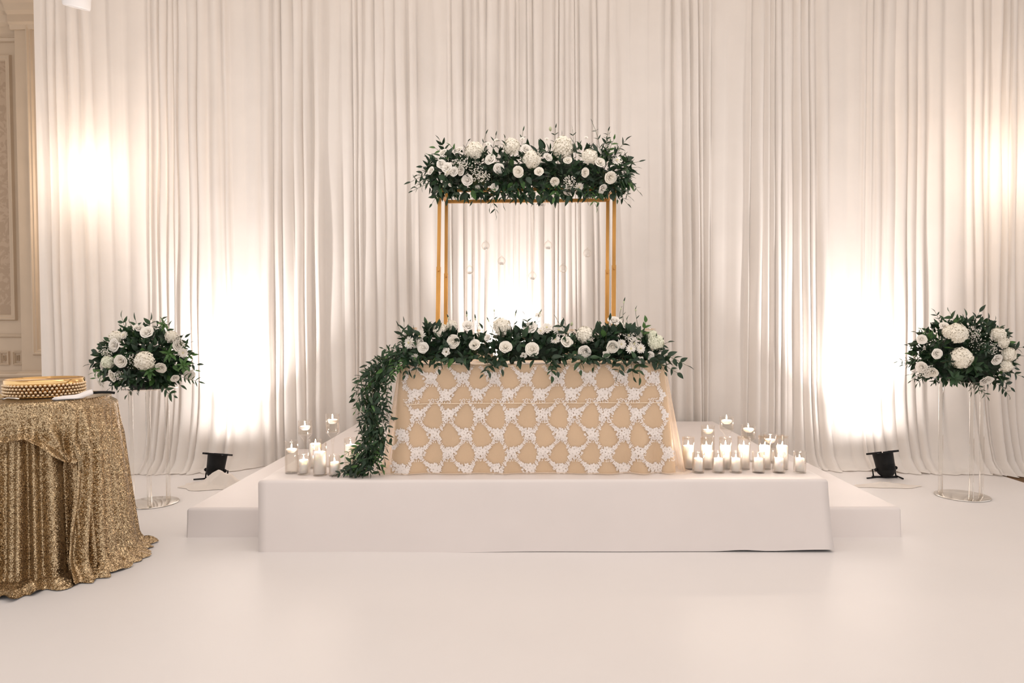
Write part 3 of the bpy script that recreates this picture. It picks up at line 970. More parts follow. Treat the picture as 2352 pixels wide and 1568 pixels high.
def hyd_mesh(seed, mat, tall=1.0):
    r_ = random.Random(seed)
    m_ = MB()
    n_ = 125
    for k in range(n_):
        t = (k + .5) / n_
        ph = math.acos(1 - 1.55 * t)
        a = k * 2.39996
        d = Vector((math.sin(ph) * math.cos(a), math.sin(ph) * math.sin(a), math.cos(ph)))
        c = Vector((d.x, d.y, d.z * tall)) * r_.uniform(0.88, 1.0)
        Mx = frame_matrix(c, d + Vector((r_.uniform(-.35, .35), r_.uniform(-.35, .35), r_.uniform(-.35, .35))), None, 0.19 * r_.uniform(.85, 1.15), r_.uniform(0, 6.28))
        for q in range(4):
            an = q * PI / 2
            c_, s_ = math.cos(an), math.sin(an)
            pts = []
            for (x, y, z) in ((0, 0, 0), (0.45, -0.42, 0.10), (0.92, -0.28, 0.03), (0.92, 0.28, 0.03), (0.45, 0.42, 0.10)):
                pts.append(Mx @ Vector((x * c_ - y * s_, x * s_ + y * c_, z)))
            m_.add(pts, [(0, 1, 2, 3, 4)])
    m_.lathe([(0.0, -0.75), (0.40, -0.55), (0.76, -0.15), (0.84, 0.2 * tall), (0.64, 0.58 * tall), (0.34, 0.8 * tall), (0.0, 0.88 * tall)], 10)
    return m_.mesh('hydrangea', mat)

FLW = {'rose': [rose_mesh(s, M['rose']) for s in (1, 2, 3)], 'rosew': [rose_mesh(s, M['white']) for s in (4, 5)],
       'lisi': [lisi_mesh(s) for s in (1, 2)], 'mum': [mum_mesh(s) for s in (1, 2)],
       'hyd': [hyd_mesh(s, M['hyd']) for s in (1, 2)], 'hydg': [hyd_mesh(3, M['hydg'])], 'hydt': [hyd_mesh(4, M['hyd'], 1.25)]}
FNAME = {'rose': 'rose', 'rosew': 'rose', 'lisi': 'lisianthus', 'mum': 'chrysanthemum', 'hyd': 'hydrangea', 'hydg': 'hydrangea', 'hydt': 'hydrangea', 'bud': 'flower_bud'}
EYE = MB().lathe([(0.0, 0.10), (0.10, 0.12), (0.17, 0.20), (0.12, 0.30), (0.0, 0.34)], 8).mesh('flower_center', M['eye'])
HEART = MB().lathe([(0.0, 0.12), (0.12, 0.18), (0.15, 0.28), (0.08, 0.36), (0.0, 0.38)], 8).mesh('flower_center', M['yel'])
BUD = MB().lathe([(0.0, -0.9), (0.25, -0.8), (0.5, -0.3), (0.52, 0.2), (0.3, 0.75), (0.0, 1.0)], 8).mesh('flower_bud', M['bud'])

class Arrangement:
    """One floral piece: leaves on sprigs, flowers, filler foliage. Coordinates are world ones."""
    def __init__(self, name, origin, seed, label, cat='flowers', leaf_cap=300):
        self.o = Vector(origin)
        self.root = empty(name, self.o)
        props(self.root, label, cat)
        self.r = random.Random(seed)
        self.n = 0
        self.cap = leaf_cap
        self.fill = MB()
    def _leaf_matrix(self, pos, d, s):
        r_ = self.r
        d = d.normalized()
        up = Vector((r_.uniform(-.6, .6), r_.uniform(-1.0, 0.1), r_.uniform(-.1, 1.0)))
        x = d.cross(up)
        if x.length < 1e-3: x = d.orthogonal()
        x.normalize()
        z = x.cross(d)
        Mx = Matrix((x, d, z)).transposed().to_4x4() @ Matrix.Scale(s, 4)
        Mx.translation = pos - self.o
        return Mx
    def leaf(self, pos, d, s, kind, mk, parent=None):
        Mx = self._leaf_matrix(pos, d, s)
        me = self.r.choice(LEAF[mk][kind])
        if parent is not None and self.n < self.cap:
            self.n += 1
            inst('leaf', me, parent, Mx)
        else:
            mi = {'leaf': 0, 'leaf2': 1, 'leaf3': 2}[mk]
            self.fill.add([Mx @ v.co for v in me.vertices], [tuple(p.vertices) for p in me.polygons], mi)
    def sprig(self, a, b, size=0.08, kind='mid', mk='leaf', start=0.3, step=0.6, sag=0.04, pair=True):
        r_ = self.r
        a, b = Vector(a), Vector(b)
        L_ = (b - a).length
        mid = (a + b) / 2 + Vector((r_.uniform(-.15, .15) * L_, r_.uniform(-.1, .05) * L_, sag + r_.uniform(-.05, .08) * L_))
        def pt(t): return a * (1 - t) ** 2 + mid * 2 * t * (1 - t) + b * t * t
        pts = [pt(k / 8) - self.o for k in range(9)]
        st_ = MB().tube(pts, 0.0026, 5, taper=0.5).build('sprig', M['stem'], self.root)
        n_ = max(2, int(L_ * (1 - start) / (size * step)))
        for k in range(n_ + 1):
            t = start + (1 - start) * k / n_
            p = pt(min(t, 0.995))
            tg = (pt(min(1, t + .02)) - pt(t - .02)).normalized()
            view = Vector((0, -1, 0.1))
            side = tg.cross(view)
            if side.length < .2: side = tg.orthogonal()
            side.normalize()
            s_ = size * r_.uniform(0.75, 1.15) * (1 - 0.25 * t)
            if k == n_:
                self.leaf(p, tg + Vector((r_.uniform(-.2, .2), r_.uniform(-.2, .2), r_.uniform(-.2, .2))), s_, kind, mk, st_)
                continue
            for sg in ((1, -1) if pair else ((1,) if k % 2 else (-1,))):
                d = tg * r_.uniform(.5, .9) + side * sg * r_.uniform(.6, 1.0) + Vector((r_.uniform(-.2, .2), r_.uniform(-.35, .2), r_.uniform(-.25, .25)))
                self.leaf(p, d, s_, kind, mk, st_)
        return st_
    def whorl(self, c, nrm, size, mk, n_=7, kind='mid'):
        """rosette of leaves seen from its tip"""
        r_ = self.r
        nrm = Vector(nrm).normalized()
        a, b = nrm.orthogonal().normalized(), None
        b = nrm.cross(a)
        st_ = MB().tube([Vector(c) - nrm * .1 - self.o, Vector(c) - self.o], 0.003, 5).build('sprig', M['stem'], self.root)
        for ring, (k_, up, s_) in enumerate(((n_, 0.25, 1.0), (n_ - 3, 0.8, 0.65))):
            for k in range(k_):
                an = 2 * PI * (k + .4 * ring) / k_ + r_.uniform(-.15, .15)
                d = a * math.cos(an) + b * math.sin(an) + nrm * up
                self.leaf(Vector(c) - nrm * .02 * (1 - ring), d, size * s_ * r_.uniform(.85, 1.1), kind, mk, st_)
    def flower(self, kind, c, nrm, r):
        r_ = self.r
        nrm = Vector(nrm) + Vector((r_.uniform(-.45, .45), r_.uniform(-.1, .25), r_.uniform(-.4, .4)))
        me = BUD if kind == 'bud' else r_.choice(FLW[kind])
        Mx = frame_matrix(Vector(c) - self.o, nrm, None, r, r_.uniform(0, 6.28))
        f = inst(FNAME[kind], me, self.root, Mx)
        if kind == 'lisi': inst('flower_center', EYE, f, Matrix())
        if kind == 'mum': inst('flower_center', HEART, f, Matrix())
        return f
    def breath(self, c, r, n_=70):
        """a cloud of baby's breath: dots on hair-thin stems"""
        r_ = self.r
        m_ = MB(); c = Vector(c) - self.o
        root = c + Vector((0, 0.06, -r * 1.2))
        for k in range(n_):
            d = Vector((r_.gauss(0, .5), r_.gauss(0, .35) - .2, r_.gauss(0, .5)))
            if d.length > 1: d.normalize()
            p = c + d * r
            q = r_.uniform(0.0035, 0.0062)
            m_.add([p + Vector(v) * q for v in ((1, 0, 0), (-1, 0, 0), (0, 1, 0), (0, -1, 0), (0, 0, 1), (0, 0, -1))],
                   [(0, 2, 4), (2, 1, 4), (1, 3, 4), (3, 0, 4), (2, 0, 5), (1, 2, 5), (3, 1, 5), (0, 3, 5)])
            if k % 3 == 0:
                b = (root - p).normalized().orthogonal() * 0.0006
                m_.add([p + b, p - b, root - b, root + b], [(0, 1, 2, 3)], 1)
        props(m_.build('gypsophila', [M['white'], M['stem']], self.root), kind='stuff')
    def foam(self, pts, r):  # core added inside the leaves to make the piece solidly dark
        m_ = MB()
        n_ = len(pts) * 1
        def fn(i, j):
            t = j / 20 * (len(pts) - 1)
            k = min(int(t), len(pts) - 2); f = t - k
            c = Vector(pts[k]) * (1 - f) + Vector(pts[k + 1]) * f
            a = 2 * PI * i / 16
            rr = r * (sstep(0, 2, j) * sstep(20, 18, j)) * (1 + .25 * noise.noise(c * 9 + Vector((math.cos(a), math.sin(a), 0)) * 1.3)) + .002
            return c - self.o + Vector((0, math.cos(a) * rr, math.sin(a) * rr))
        m_.grid(fn, 16, 21, closed=True)
        m_.build('dark_foam_core', M['foam_dark'], self.root)
    def finish(self):
        if self.fill.f:
            props(self.fill.build('foliage', [M['leaf'], M['leaf2'], M['leaf3']], self.root), kind='stuff')
        return self.root

def pick_leaf(r_, p2=0.3, p3=0.06):
    q = r_.random()
    return 'leaf3' if q < p3 else ('leaf2' if q < p3 + p2 else 'leaf')

# ------------------------------------------------------------------ gold frame with its hanging globes
FY0, FY1 = 5.55, 6.06
fr = empty('gold_frame', (TCX, (FY0 + FY1) / 2, ZS))
props(fr, 'tall gold metal frame of four slim legs standing behind the lace table', 'flower stand')
def fleg(pxt, pxb, Y, pyj):
    top, bot = at(pxt, 437, Y), at(pxb, 735, Y)
    zj = at((pxt + pxb) / 2, pyj, Y).z
    dx = (bot.x - top.x) / (bot.z - top.z)
    xb = top.x + dx * (ZS - top.z)
    xj = top.x + dx * (zj - top.z)
    m_ = MB()
    def sec(x0, z0, x1, z1, h):
        vv = []
        for (x, z) in ((x0, z0), (x1, z1)):
            vv += [(x - h, Y - h, z), (x + h, Y - h, z), (x + h, Y + h, z), (x - h, Y + h, z)]
        m_.add(vv, [(0, 1, 5, 4), (1, 2, 6, 5), (2, 3, 7, 6), (3, 0, 4, 7), (3, 2, 1, 0), (4, 5, 6, 7)])
    sec(xb, ZS + 0.002, xj, zj, 0.0165)
    lo = rel(m_.build('lower_leg', M['gold'], smooth=False), fr)
    m_ = MB(); sec(xj, zj, top.x, top.z, 0.0135)
    rel(m_.build('upper_leg', M['gold'], smooth=False), fr)
    m_ = MB(); m_.lathe([(0, 0), (0.009, 0), (0.009, 0.012), (0.004, 0.016), (0, 0.016)], 10, Matrix.Translation((xj, Y - 0.016, zj - 0.03)) @ Matrix.Rotation(PI / 2, 4, 'X'))
    rel(m_.build('height_screw', M['gold']), fr)
    m_ = MB().bbox(xb - .045, xb + .045, Y - .045, Y + .045, ZS, ZS + .006, 0.002)
    rel(m_.build('foot_plate', M['gold'], smooth=False), fr)
    return top
c1 = fleg(1010, 1006, FY0, 613); c2 = fleg(1025.5, 1024, FY1, 628)
c3 = fleg(1411, 1409, FY0, 609); c4 = fleg(1396, 1394, FY1, 619)
zb = c1.z
for (y, a, b) in ((FY0, c1, c3), (FY1, c2, c4)):
    rel(MB().box(a.x - .014, b.x + .014, y - .014, y + .014, zb - .014, zb + .014).build('top_bar', M['gold'], smooth=False), fr)
for (a, b) in ((c1, c2), (c3, c4)):
    vv = []
    for p in (a, b): vv += [(p.x - .012, p.y, zb - .012), (p.x + .012, p.y, zb - .012), (p.x + .012, p.y, zb + .012), (p.x - .012, p.y, zb + .012)]
    rel(MB().add(vv, [(0, 1, 5, 4), (1, 2, 6, 5), (2, 3, 7, 6), (3, 0, 4, 7)]).build('cross_bar', M['gold'], smooth=False), fr)

GLB = [(1115.5, 564, 5.7), (1152, 599, 5.8), (1079, 620, 5.66), (1259, 563, 5.72), (1223, 633, 5.8), (1293, 617, 5.66), (1349, 581, 5.75), (1245, 466, 5.8)]
prof = [(0.0, -0.034), (0.014, -0.033), (0.026, -0.024), (0.034, -0.006), (0.0335, 0.006), (0.027, 0.022), (0.014, 0.033), (0.006, 0.037), (0.005, 0.044), (0.0, 0.045)]
M['globe'] = thin_glass('globe_glass', strength=1.2, edge_col=(0.42, 0.37, 0.33), edge_pow=3.0)
globe_me = MB().lathe(prof, 24).mesh('globe', M['globe'])
TEA = MB().lathe([(0.0, -0.031), (0.015, -0.031), (0.016, -0.014), (0.014, -0.013), (0.0, -0.013)], 16).mesh('tealight', M['wax'])
loop_me = MB().tube([Vector((0.006 * math.cos(a), 0, 0.05 + 0.007 * math.sin(a))) for a in [k * PI / 6 for k in range(13)]], 0.0012, 5).mesh('hanging_loop', M['glass'])
GORD = ['first', 'second', 'third', 'fourth', 'fifth', 'sixth', 'seventh', 'last']
for i, (px, py, Y) in enumerate(sorted(GLB)):
    p = at(px, py, Y)
    e = empty('hanging_globe', p)
    ex = {4: ', hung highest', 3: ', hung lowest'}.get(i, '')
    props(e, 'clear glass globe, ' + GORD[i] + ' from the frame leg on the cascade side' + ex, 'glass globe', 'hanging globes under the gold frame')
    inst('globe', globe_me, e, Matrix()); inst('hanging_loop', loop_me, e, Matrix())
    MB().tube([(0, 0, 0.056), (0, 0, zb - p.z)], 0.0007, 4).build('fishing_line', M['line'], e)
    t = inst('tealight', TEA, None, Matrix.Translation(p))
    props(t, 'tiny white tealight in the ' + GORD[i] + ' hanging globe from the cascade-side frame leg', 'candle', 'tealights in the hanging globes')
    t2 = inst('wick', MB().tube([(0, 0, -0.013), (0, 0, -0.006)], 0.0007, 4).mesh('wick', M['wick']), t, Matrix())

# --- the flower piece lying on top of the frame
YC = 5.74
def seg_depth(py, cy, rad, Y0, k):
    d = (py - cy) * k
    return Y0 - math.sqrt(max(0.15 * rad * rad, rad * rad - min(d * d, rad * rad * .85)))
A = Arrangement('frame_garland', at(1206, 432, YC), 21, 'long garland of white flowers and dark leaves lying across the top of the gold frame', 'garland')
r_ = A.r
KT = YC / FPX
tips = [(1276, 294), (1361, 283), (1315, 296), (1397, 301), (1116, 308), (1201, 301), (1139, 312), (1437, 323), (1010, 322), (1468, 371), (1468, 441), (1441, 468), (1370, 475), (1139, 493),
        (943, 418), (948, 438), (970, 383), (982, 361), (992, 468), (1104, 458), (1206, 458), (1222, 464), (1273, 453), (1069, 455), (1171, 458), (1027, 458), (1460, 398), (1455, 425), (1425, 340),
        (1410, 320), (960, 402), (955, 428), (1000, 340), (1035, 335), (1156, 470), (1125, 478), (1330, 455), (1350, 460), (1305, 450), (1245, 455), (1085, 462), (1050, 455), (1418, 458), (1450, 455),
        (1463, 384), (1375, 465), (1395, 325), (1290, 310), (1160, 318), (1075, 325)]
for i, (px, py) in enumerate(tips):
    Yt = YC - (0.16 if py < 400 else 0.27) + r_.uniform(-.12, .12)
    bx = min(1385, max(1035, px + r_.uniform(-25, 25)))
    b = at(bx, 395 + r_.uniform(-10, 14), YC - (0.08 if py < 400 else 0.24))
    tall = py < 330 and 1050 < px < 1380
    kind = 'narrow' if (tall or py > 470 or px > 1445) else r_.choice(['mid', 'narrow', 'mid'])
    A.sprig(b, at(px, py, Yt), 0.058 if tall else r_.uniform(.06, .078), kind, pick_leaf(r_, .3, .08 if px < 1400 else .12), 0.45 if tall else 0.34, 0.95 if tall else 0.62, 0.03)
for k in range(1250):
    px = r_.uniform(985, 1445)
    half = 56 * (1 - 0.42 * abs((px - 1210) / 235) ** 3)
    py = 397 + r_.uniform(-1, 1) * half * (1 if r_.random() < .55 else .7)
    Y = YC - (r_.uniform(.12, .34) if k % 3 else r_.uniform(-.12, .15))
    d = Vector((r_.gauss(0, .7), r_.gauss(-.3, .5), (395 - py) / 60 + r_.gauss(0, .5)))
    A.leaf(at(px, py, Y), d, r_.uniform(.06, .095), r_.choice(['mid', 'mid', 'broad', 'narrow']), pick_leaf(r_, .22, .03))
for k in range(330):
    px = r_.uniform(995, 1440)
    if 1108 < px < 1172 and r_.random() < .6: continue
    py = r_.uniform(415, 448)
    A.leaf(at(px, py, FY0 - r_.uniform(.05, .15)), Vector((r_.gauss(0, .7), r_.gauss(-.3, .4), r_.gauss(-.6, .5))), r_.uniform(.055, .085), r_.choice(['mid', 'narrow', 'broad']), pick_leaf(r_, .3, .06))
A.foam([at(1010, 402, YC - .04), at(1206, 400, YC - .05), at(1412, 402, YC - .04)], .085)
FT = [('hyd', 1090, 347, 20), ('hyd', 1175, 337, 19), ('hyd', 1222, 366, 20), ('hydt', 1293, 341, 22), ('hyd', 1354, 361, 18),
      ('rose', 1191, 394, 11.5), ('rose', 1238, 394, 9.5), ('rose', 1344, 396, 9.5), ('rose', 1402, 407, 13), ('rose', 1378, 373, 11), ('rose', 1304, 368, 9), ('rose', 1274, 417, 9.5),
      ('rosew', 1145, 387, 11), ('rosew', 1059, 392, 10), ('rosew', 1074, 414, 12), ('rosew', 1026, 385, 11), ('rosew', 1014, 377, 10), ('rosew', 1042, 394, 10), ('rosew', 1017, 351, 10),
      ('rosew', 1208, 342, 11), ('rosew', 1052, 346, 11), ('rosew', 1305, 438, 10), ('rosew', 1384, 434, 11), ('rosew', 1126, 366, 12), ('rosew', 1258, 361, 10), ('rosew', 990, 392, 9),
      ('mum', 1417, 369, 13), ('mum', 1330, 429, 11), ('mum', 1029, 396, 10), ('lisi', 1140, 323, 6), ('lisi', 1200, 320, 6), ('lisi', 1121, 332, 7), ('bud', 1264, 296, 6), ('lisi', 1256, 320, 5),
      ('lisi', 1346, 317, 5), ('bud', 1019, 428, 4), ('lisi', 1034, 424, 5), ('rosew', 1136, 430, 8), ('mum', 1097, 432, 8)]
for (kd, px, py, rr) in FT:
    Y = YC - 0.37 + abs(py - 395) * KT * 0.35
    c = at(px, py, Y)
    n_ = Vector(((px - 1206) / 500, -1.0, (395 - py) / 75))
    A.flower(kd, c, n_, rr * KT)
for (px, py, rr) in ((1092, 395, 22), (1059, 377, 15), (1309, 419, 14), (1110, 405, 14)):
    A.breath(at(px, py, YC - .39), rr * KT, 90)
A.finish()

# --- flowers along the front of the lace table
YG = 4.86
KG = YG / FPX
A = Arrangement('table_garland', at(1225, 835, YG) + Vector((0, 0, 0)), 33, 'low garland of white flowers and broad dark leaves along the lace table edge', 'garland')
A.o.z = TTOP; A.root.location = A.o
r_ = A.r
GT = [(1577, 839, 'broad'), (1268, 864, 'broad'), (1281, 854, 'broad'), (1334, 850, 'broad'), (1364, 843, 'broad'), (1418, 865, 'mid'), (1470, 867, 'mid'), (1455, 866, 'mid'), (1556, 856, 'broad'), (1527, 854, 'mid'),
      (953, 860, 'mid'), (930, 862, 'mid'), (1008, 848, 'broad'), (1110, 860, 'mid'), (1124, 855, 'mid'), (1153, 848, 'mid'), (915, 751, 'mid'), (928, 741, 'narrow'), (1072, 724, 'narrow'), (1092, 733, 'narrow'),
      (1135, 713, 'narrow'), (1122, 736, 'narrow'), (1030, 731, 'narrow'), (1184, 722, 'narrow'), (1206, 724, 'mid'), (1240, 718, 'narrow'), (1280, 736, 'mid'), (1298, 740, 'mid'), (1433, 694, 'narrow'), (1426, 709, 'narrow'),
      (1460, 712, 'narrow'), (1483, 740, 'broad'), (1379, 745, 'broad'), (1534, 786, 'mid'), (905, 800, 'mid'), (912, 822, 'mid'), (980, 745, 'mid'), (1545, 830, 'broad'), 
      (1010, 745, 'mid'), (1400, 735, 'mid'), (1440, 735, 'broad'), (1108, 755, 'broad')]
for i, (px, py, kd) in enumerate(GT):
    thin = py < 737 and kd == 'narrow'
    down = py > 835
    Yt = (TF - 0.10 - r_.uniform(0, .04)) if down else YG - .08 + r_.uniform(-.08, .08)
    bx = min(1500, max(945, px + r_.uniform(-28, 28))) if px < 1540 else 1470
    b = at(bx, 806 + r_.uniform(-8, 12), YG - 0.08)
    A.sprig(b, at(px, py, Yt), 0.05 if thin else (r_.uniform(.062, .078)), kd, pick_leaf(r_, .22, .03), .5 if thin else .3, 1.6 if thin else .62, 0.03 if down else 0.0, pair=not thin)
    if thin: A.flower('bud', at(px, py, Yt), Vector((0, -.2, 1)), 0.010)
for k in range(1000):
    px = r_.uniform(930, 1512)
    if 1103 < px < 1135 and r_.random() < .75: continue
    top_ = 768 + 12 * math.sin(px * .03)
    py = r_.uniform(top_, 826)
    Y = YG - r_.uniform(-.06, .15)
    if py > 820: Y = TF - 0.03 - r_.uniform(0, .06)
    d = Vector((r_.gauss(0, .7), r_.gauss(-.35, .45), (812 - py) / 40 + r_.gauss(.1, .5)))
    A.leaf(at(px, py, Y), d, r_.uniform(.05, .085), r_.choice(['broad', 'broad', 'mid']), pick_leaf(r_, .18, .02))
for k in range(160):
    px = r_.choice((1010, 1028, 1398, 1412, 1070, 1330)) + r_.uniform(-14, 14)
    A.leaf(at(px, r_.uniform(772, 800), YG - r_.uniform(-.05, .12)), Vector((r_.gauss(0, .7), -.3, r_.gauss(.2, .6))), r_.uniform(.05, .08), 'broad', pick_leaf(r_, .18, .02))
for (xa, xb) in ((945, 1098), (1140, 1300), (1335, 1500)):
    A.foam([at(xa, 808, YG - .02), at((xa + xb) / 2, 805, YG - .03), at(xb, 808, YG - .02)], .062)
FG = [('rose', 1042, 784, 14.5), ('rose', 1090, 792, 12.5), ('rose', 1161, 797, 13.5), ('rosew', 972, 798, 12), ('rosew', 1075, 748, 13), ('lisi', 1026, 808, 11), ('hydt', 1154, 751, 20), ('hyd', 1012, 759, 17),
      ('hyd', 1038, 748, 13), ('mum', 967, 773, 17), ('mum', 941, 787, 16), ('mum', 958, 789, 14), ('mum', 953, 819, 9), ('bud', 980, 742, 9), ('rosew', 1218, 753, 14.5), ('rose', 1223, 802, 15), ('rosew', 1411, 737, 15),
      ('rose', 1407, 796, 13), ('rosew', 1343, 807, 13.5), ('rose', 1302, 785, 13), ('rosew', 1437, 749, 11), ('lisi', 1202, 815, 9), ('lisi', 1391, 814, 10), ('lisi', 1237, 725, 9), ('lisi', 1470, 826, 9),
      ('bud', 1313, 744, 6), ('rosew', 1493, 816, 9), ('mum', 1442, 772, 15), ('mum', 1465, 768, 14), ('mum', 1427, 790, 12), ('mum', 1454, 789, 15), ('mum', 1449, 801, 12), ('mum', 1471, 800, 12), ('mum', 1276, 781, 12),
      ('mum', 1256, 753, 14), ('mum', 1282, 759, 15), ('mum', 1242, 761, 11), ('hyd', 1343, 769, 20), ('hydg', 1506, 786, 18), ('rosew', 1120, 775, 8), ('hydg', 1498, 770, 12)]
for (kd, px, py, rr) in FG:
    Y = YG - 0.17 + max(0, 800 - py) * KG * 0.55
    A.flower(kd, at(px, py, Y), Vector(((px - 1221) / 600, -1.0, (806 - py) / 60)), rr * KG)
A.finish()

# --- leaf cascade falling off the table corner onto the stage
A = Arrangement('leaf_cascade', Vector((at(860, 1090, 4.64).x, 4.62, ZS)), 44, 'thick cascade of small dark leaves falling from the lace table corner to the stage', 'greenery')
r_ = A.r
path = [(938, 812, 4.74), (902, 826, 4.70), (872, 856, 4.66), (855, 895, 4.62), (852, 940, 4.60), (862, 985, 4.60), (858, 1025, 4.60), (842, 1058, 4.60), (815, 1080, 4.60)]
def cp(t):
    t = min(max(t, 0), .9999) * (len(path) - 1)
    i = int(t); f = t - i
    a, b = path[i], path[i + 1]
    return at(a[0] + (b[0] - a[0]) * f, a[1] + (b[1] - a[1]) * f, a[2] + (b[2] - a[2]) * f)
main = MB().tube([cp(k / 30) - A.o for k in range(31)], 0.005, 6).build('main_stem', M['stem'], A.root)
CT = [(868, 752 + 70), (820, 868), (815, 888), (812, 905), (818, 925), (816, 945), (826, 965), (832, 985), (822, 1000), (826, 1022), (830, 1040), (806, 1052), (790, 1062), (779, 1088), (770, 1098), (800, 1094), (822, 1092), (850, 1085),
      (890, 900), (898, 885), (893, 930), (897, 955), (893, 985), (884, 1005), (888, 1030), (884, 1060), (879, 1078), (870, 1092), (905, 865), (918, 850), (846, 838), (858, 826), (836, 856), (880, 800), (895, 800), (790, 1045), (812, 1040)]
for (px, py) in CT:
    t = min(range(61), key=lambda k: (cp(k / 60) - at(px, py - 45, 4.6)).length) / 60
    b = cp(max(0, t - .04))
    e_ = at(px, py, 4.60 + r_.uniform(-.05, .04))
    if e_.z < ZS + .02: e_.z = ZS + .02
    A.sprig(b, e_, r_.uniform(.05, .066), r_.choice(['narrow', 'mid', 'narrow']), pick_leaf(r_, .4, .10), .15, .55, 0.0)
for k in range(760):
    t = r_.random() ** 0.9
    c = cp(t)
    sp = 0.085 * (1 - 0.35 * t) if t > .1 else 0.05
    p = c + Vector((r_.gauss(0, sp * .62), r_.uniform(-.06, .07), r_.gauss(0, .04)))
    if p.z < ZS + .03: p.z = ZS + .03
    d = (cp(t + .05) - c).normalized() + Vector((r_.gauss(0, .75), r_.gauss(-.2, .4), r_.gauss(0, .5)))
    A.leaf(p, d, r_.uniform(.042, .07), r_.choice(['narrow', 'mid']), pick_leaf(r_, .33, .07))
A.finish()

# ------------------------------------------------------------------ acrylic flower stands
def flower_stand(base, height, rods, label):
    e = empty('flower_stand', base)
    props(e, label, 'flower stand')
    MB().lathe([(0.0, 0.0), (0.205, 0.0), (0.21, 0.002), (0.21, 0.008), (0.205, 0.010), (0.0, 0.010)], 64).build('mirror_base', M['mirror'], e)
    for (x, y) in rods:
        m_ = MB().lathe([(0.0, 0.012), (0.018, 0.012), (0.018, height - 0.012), (0.0, height - 0.012)], 24, Matrix.Translation((x, y, 0)))
        m_.build('acrylic_rod', M['acrylic'], e)
        MB().lathe([(0.0, 0.0105), (0.021, 0.0105), (0.021, 0.02), (0.019, 0.02), (0.019, 0.0115)], 20, Matrix.Translation((x, y, 0))).build('rod_collar', M['glass'], e)
    MB().lathe([(0.0, height - 0.011), (0.205, height - 0.011), (0.21, height - 0.008), (0.21, height - 0.002), (0.205, height), (0.0, height)], 64).build('acrylic_top', M['acrylic'], e)
    tr = MB().lathe([(0.0, 0.001), (0.12, 0.001), (0.14, 0.012), (0.142, 0.045), (0.132, 0.045), (0.13, 0.016), (0.0, 0.014)], 32, Matrix.Translation((0, 0, height))).build('flower_tray', M['foam'], None)
    tr.location = base
    props(tr, 'shallow black tray under the flowers of the stand ' + label.split(' standing ')[1], 'tray')
    return e

BL = on_floor(350, 1155); BR = on_floor(2210, 1139)
HL = at(345, 890, BL.y).z; HR = at(2212, 872, BR.y).z
flower_stand(BL, HL, [(-0.16, -0.02), (0.055, -0.14), (0.075, 0.12)], 'clear acrylic flower stand with round mirror base standing next to the sequin table')
flower_stand(BR, HR, [(-0.15, 0.06), (-0.02, -0.15), (0.15, -0.02)], 'clear acrylic flower stand with round mirror base standing near the bare carpet edge')

def bouquet(name, base, z, seed, label, cx, cy, rx, ry, flowers, tips, whorls, breaths, big='mid', fresh=.08, nfill=700):
    Yc = base.y
    K = Yc / FPX
    A = Arrangement(name, Vector((base.x, base.y, z + 0.02)), seed, label)
    r_ = A.r
    root = at(cx, cy + ry * .55, Yc)
    for (px, py, kd) in tips:
        dx, dy = px - cx, py - cy
        f = r_.uniform(.15, .35)
        b = at(cx + dx * f, cy + 12 + dy * f, Yc - .04)
        A.sprig(b, at(px, py, Yc + r_.uniform(-.2, .12)), r_.uniform(.07, .092) if kd != 'narrow' else r_.uniform(.055, .07), kd, pick_leaf(r_, .4, fresh * 1.6), .35, .55, .01)
    for k in range(nfill):
        a, q = r_.uniform(0, 2 * PI), math.sqrt(r_.random())
        px, py = cx + rx * .86 * q * math.cos(a), cy + ry * .86 * q * math.sin(a)
        if py > cy + ry * .72: continue
        Y = Yc - 0.25 * math.sqrt(max(0, 1 - q * q)) * r_.uniform(.3, 1)
        d = Vector((math.cos(a) * q + r_.gauss(0, .5), r_.gauss(-.4, .4), -math.sin(a) * q + r_.gauss(0.1, .5)))
        A.leaf(at(px, py, Y), d, r_.uniform(.055, .085), r_.choice([big, 'mid', 'broad']), pick_leaf(r_, .3, fresh * .5))
    A.foam([at(cx - rx * .55, cy + ry * .15, Yc - .03), at(cx, cy + ry * .05, Yc - .06), at(cx + rx * .55, cy + ry * .15, Yc - .03)], ry * .46 * K)
    for (kd, px, py, rr) in flowers:
        q2 = min(1, ((px - cx) / rx) ** 2 + ((py - cy) / ry) ** 2)
        Y = Yc - 0.28 * math.sqrt(max(0.0, 1 - q2)) - .02
        A.flower(kd, at(px, py, Y), Vector(((px - cx) / rx * .9, -1.0, (cy - py) / ry * .8)), rr * K)
    for (px, py, sz, mk) in whorls:
        A.whorl(at(px, py, Yc - .31), (0, -1, .15), sz, mk)
    for (px, py, rr) in breaths:
        A.breath(at(px, py, Yc - .24), rr * K, 80)
    return A.finish()

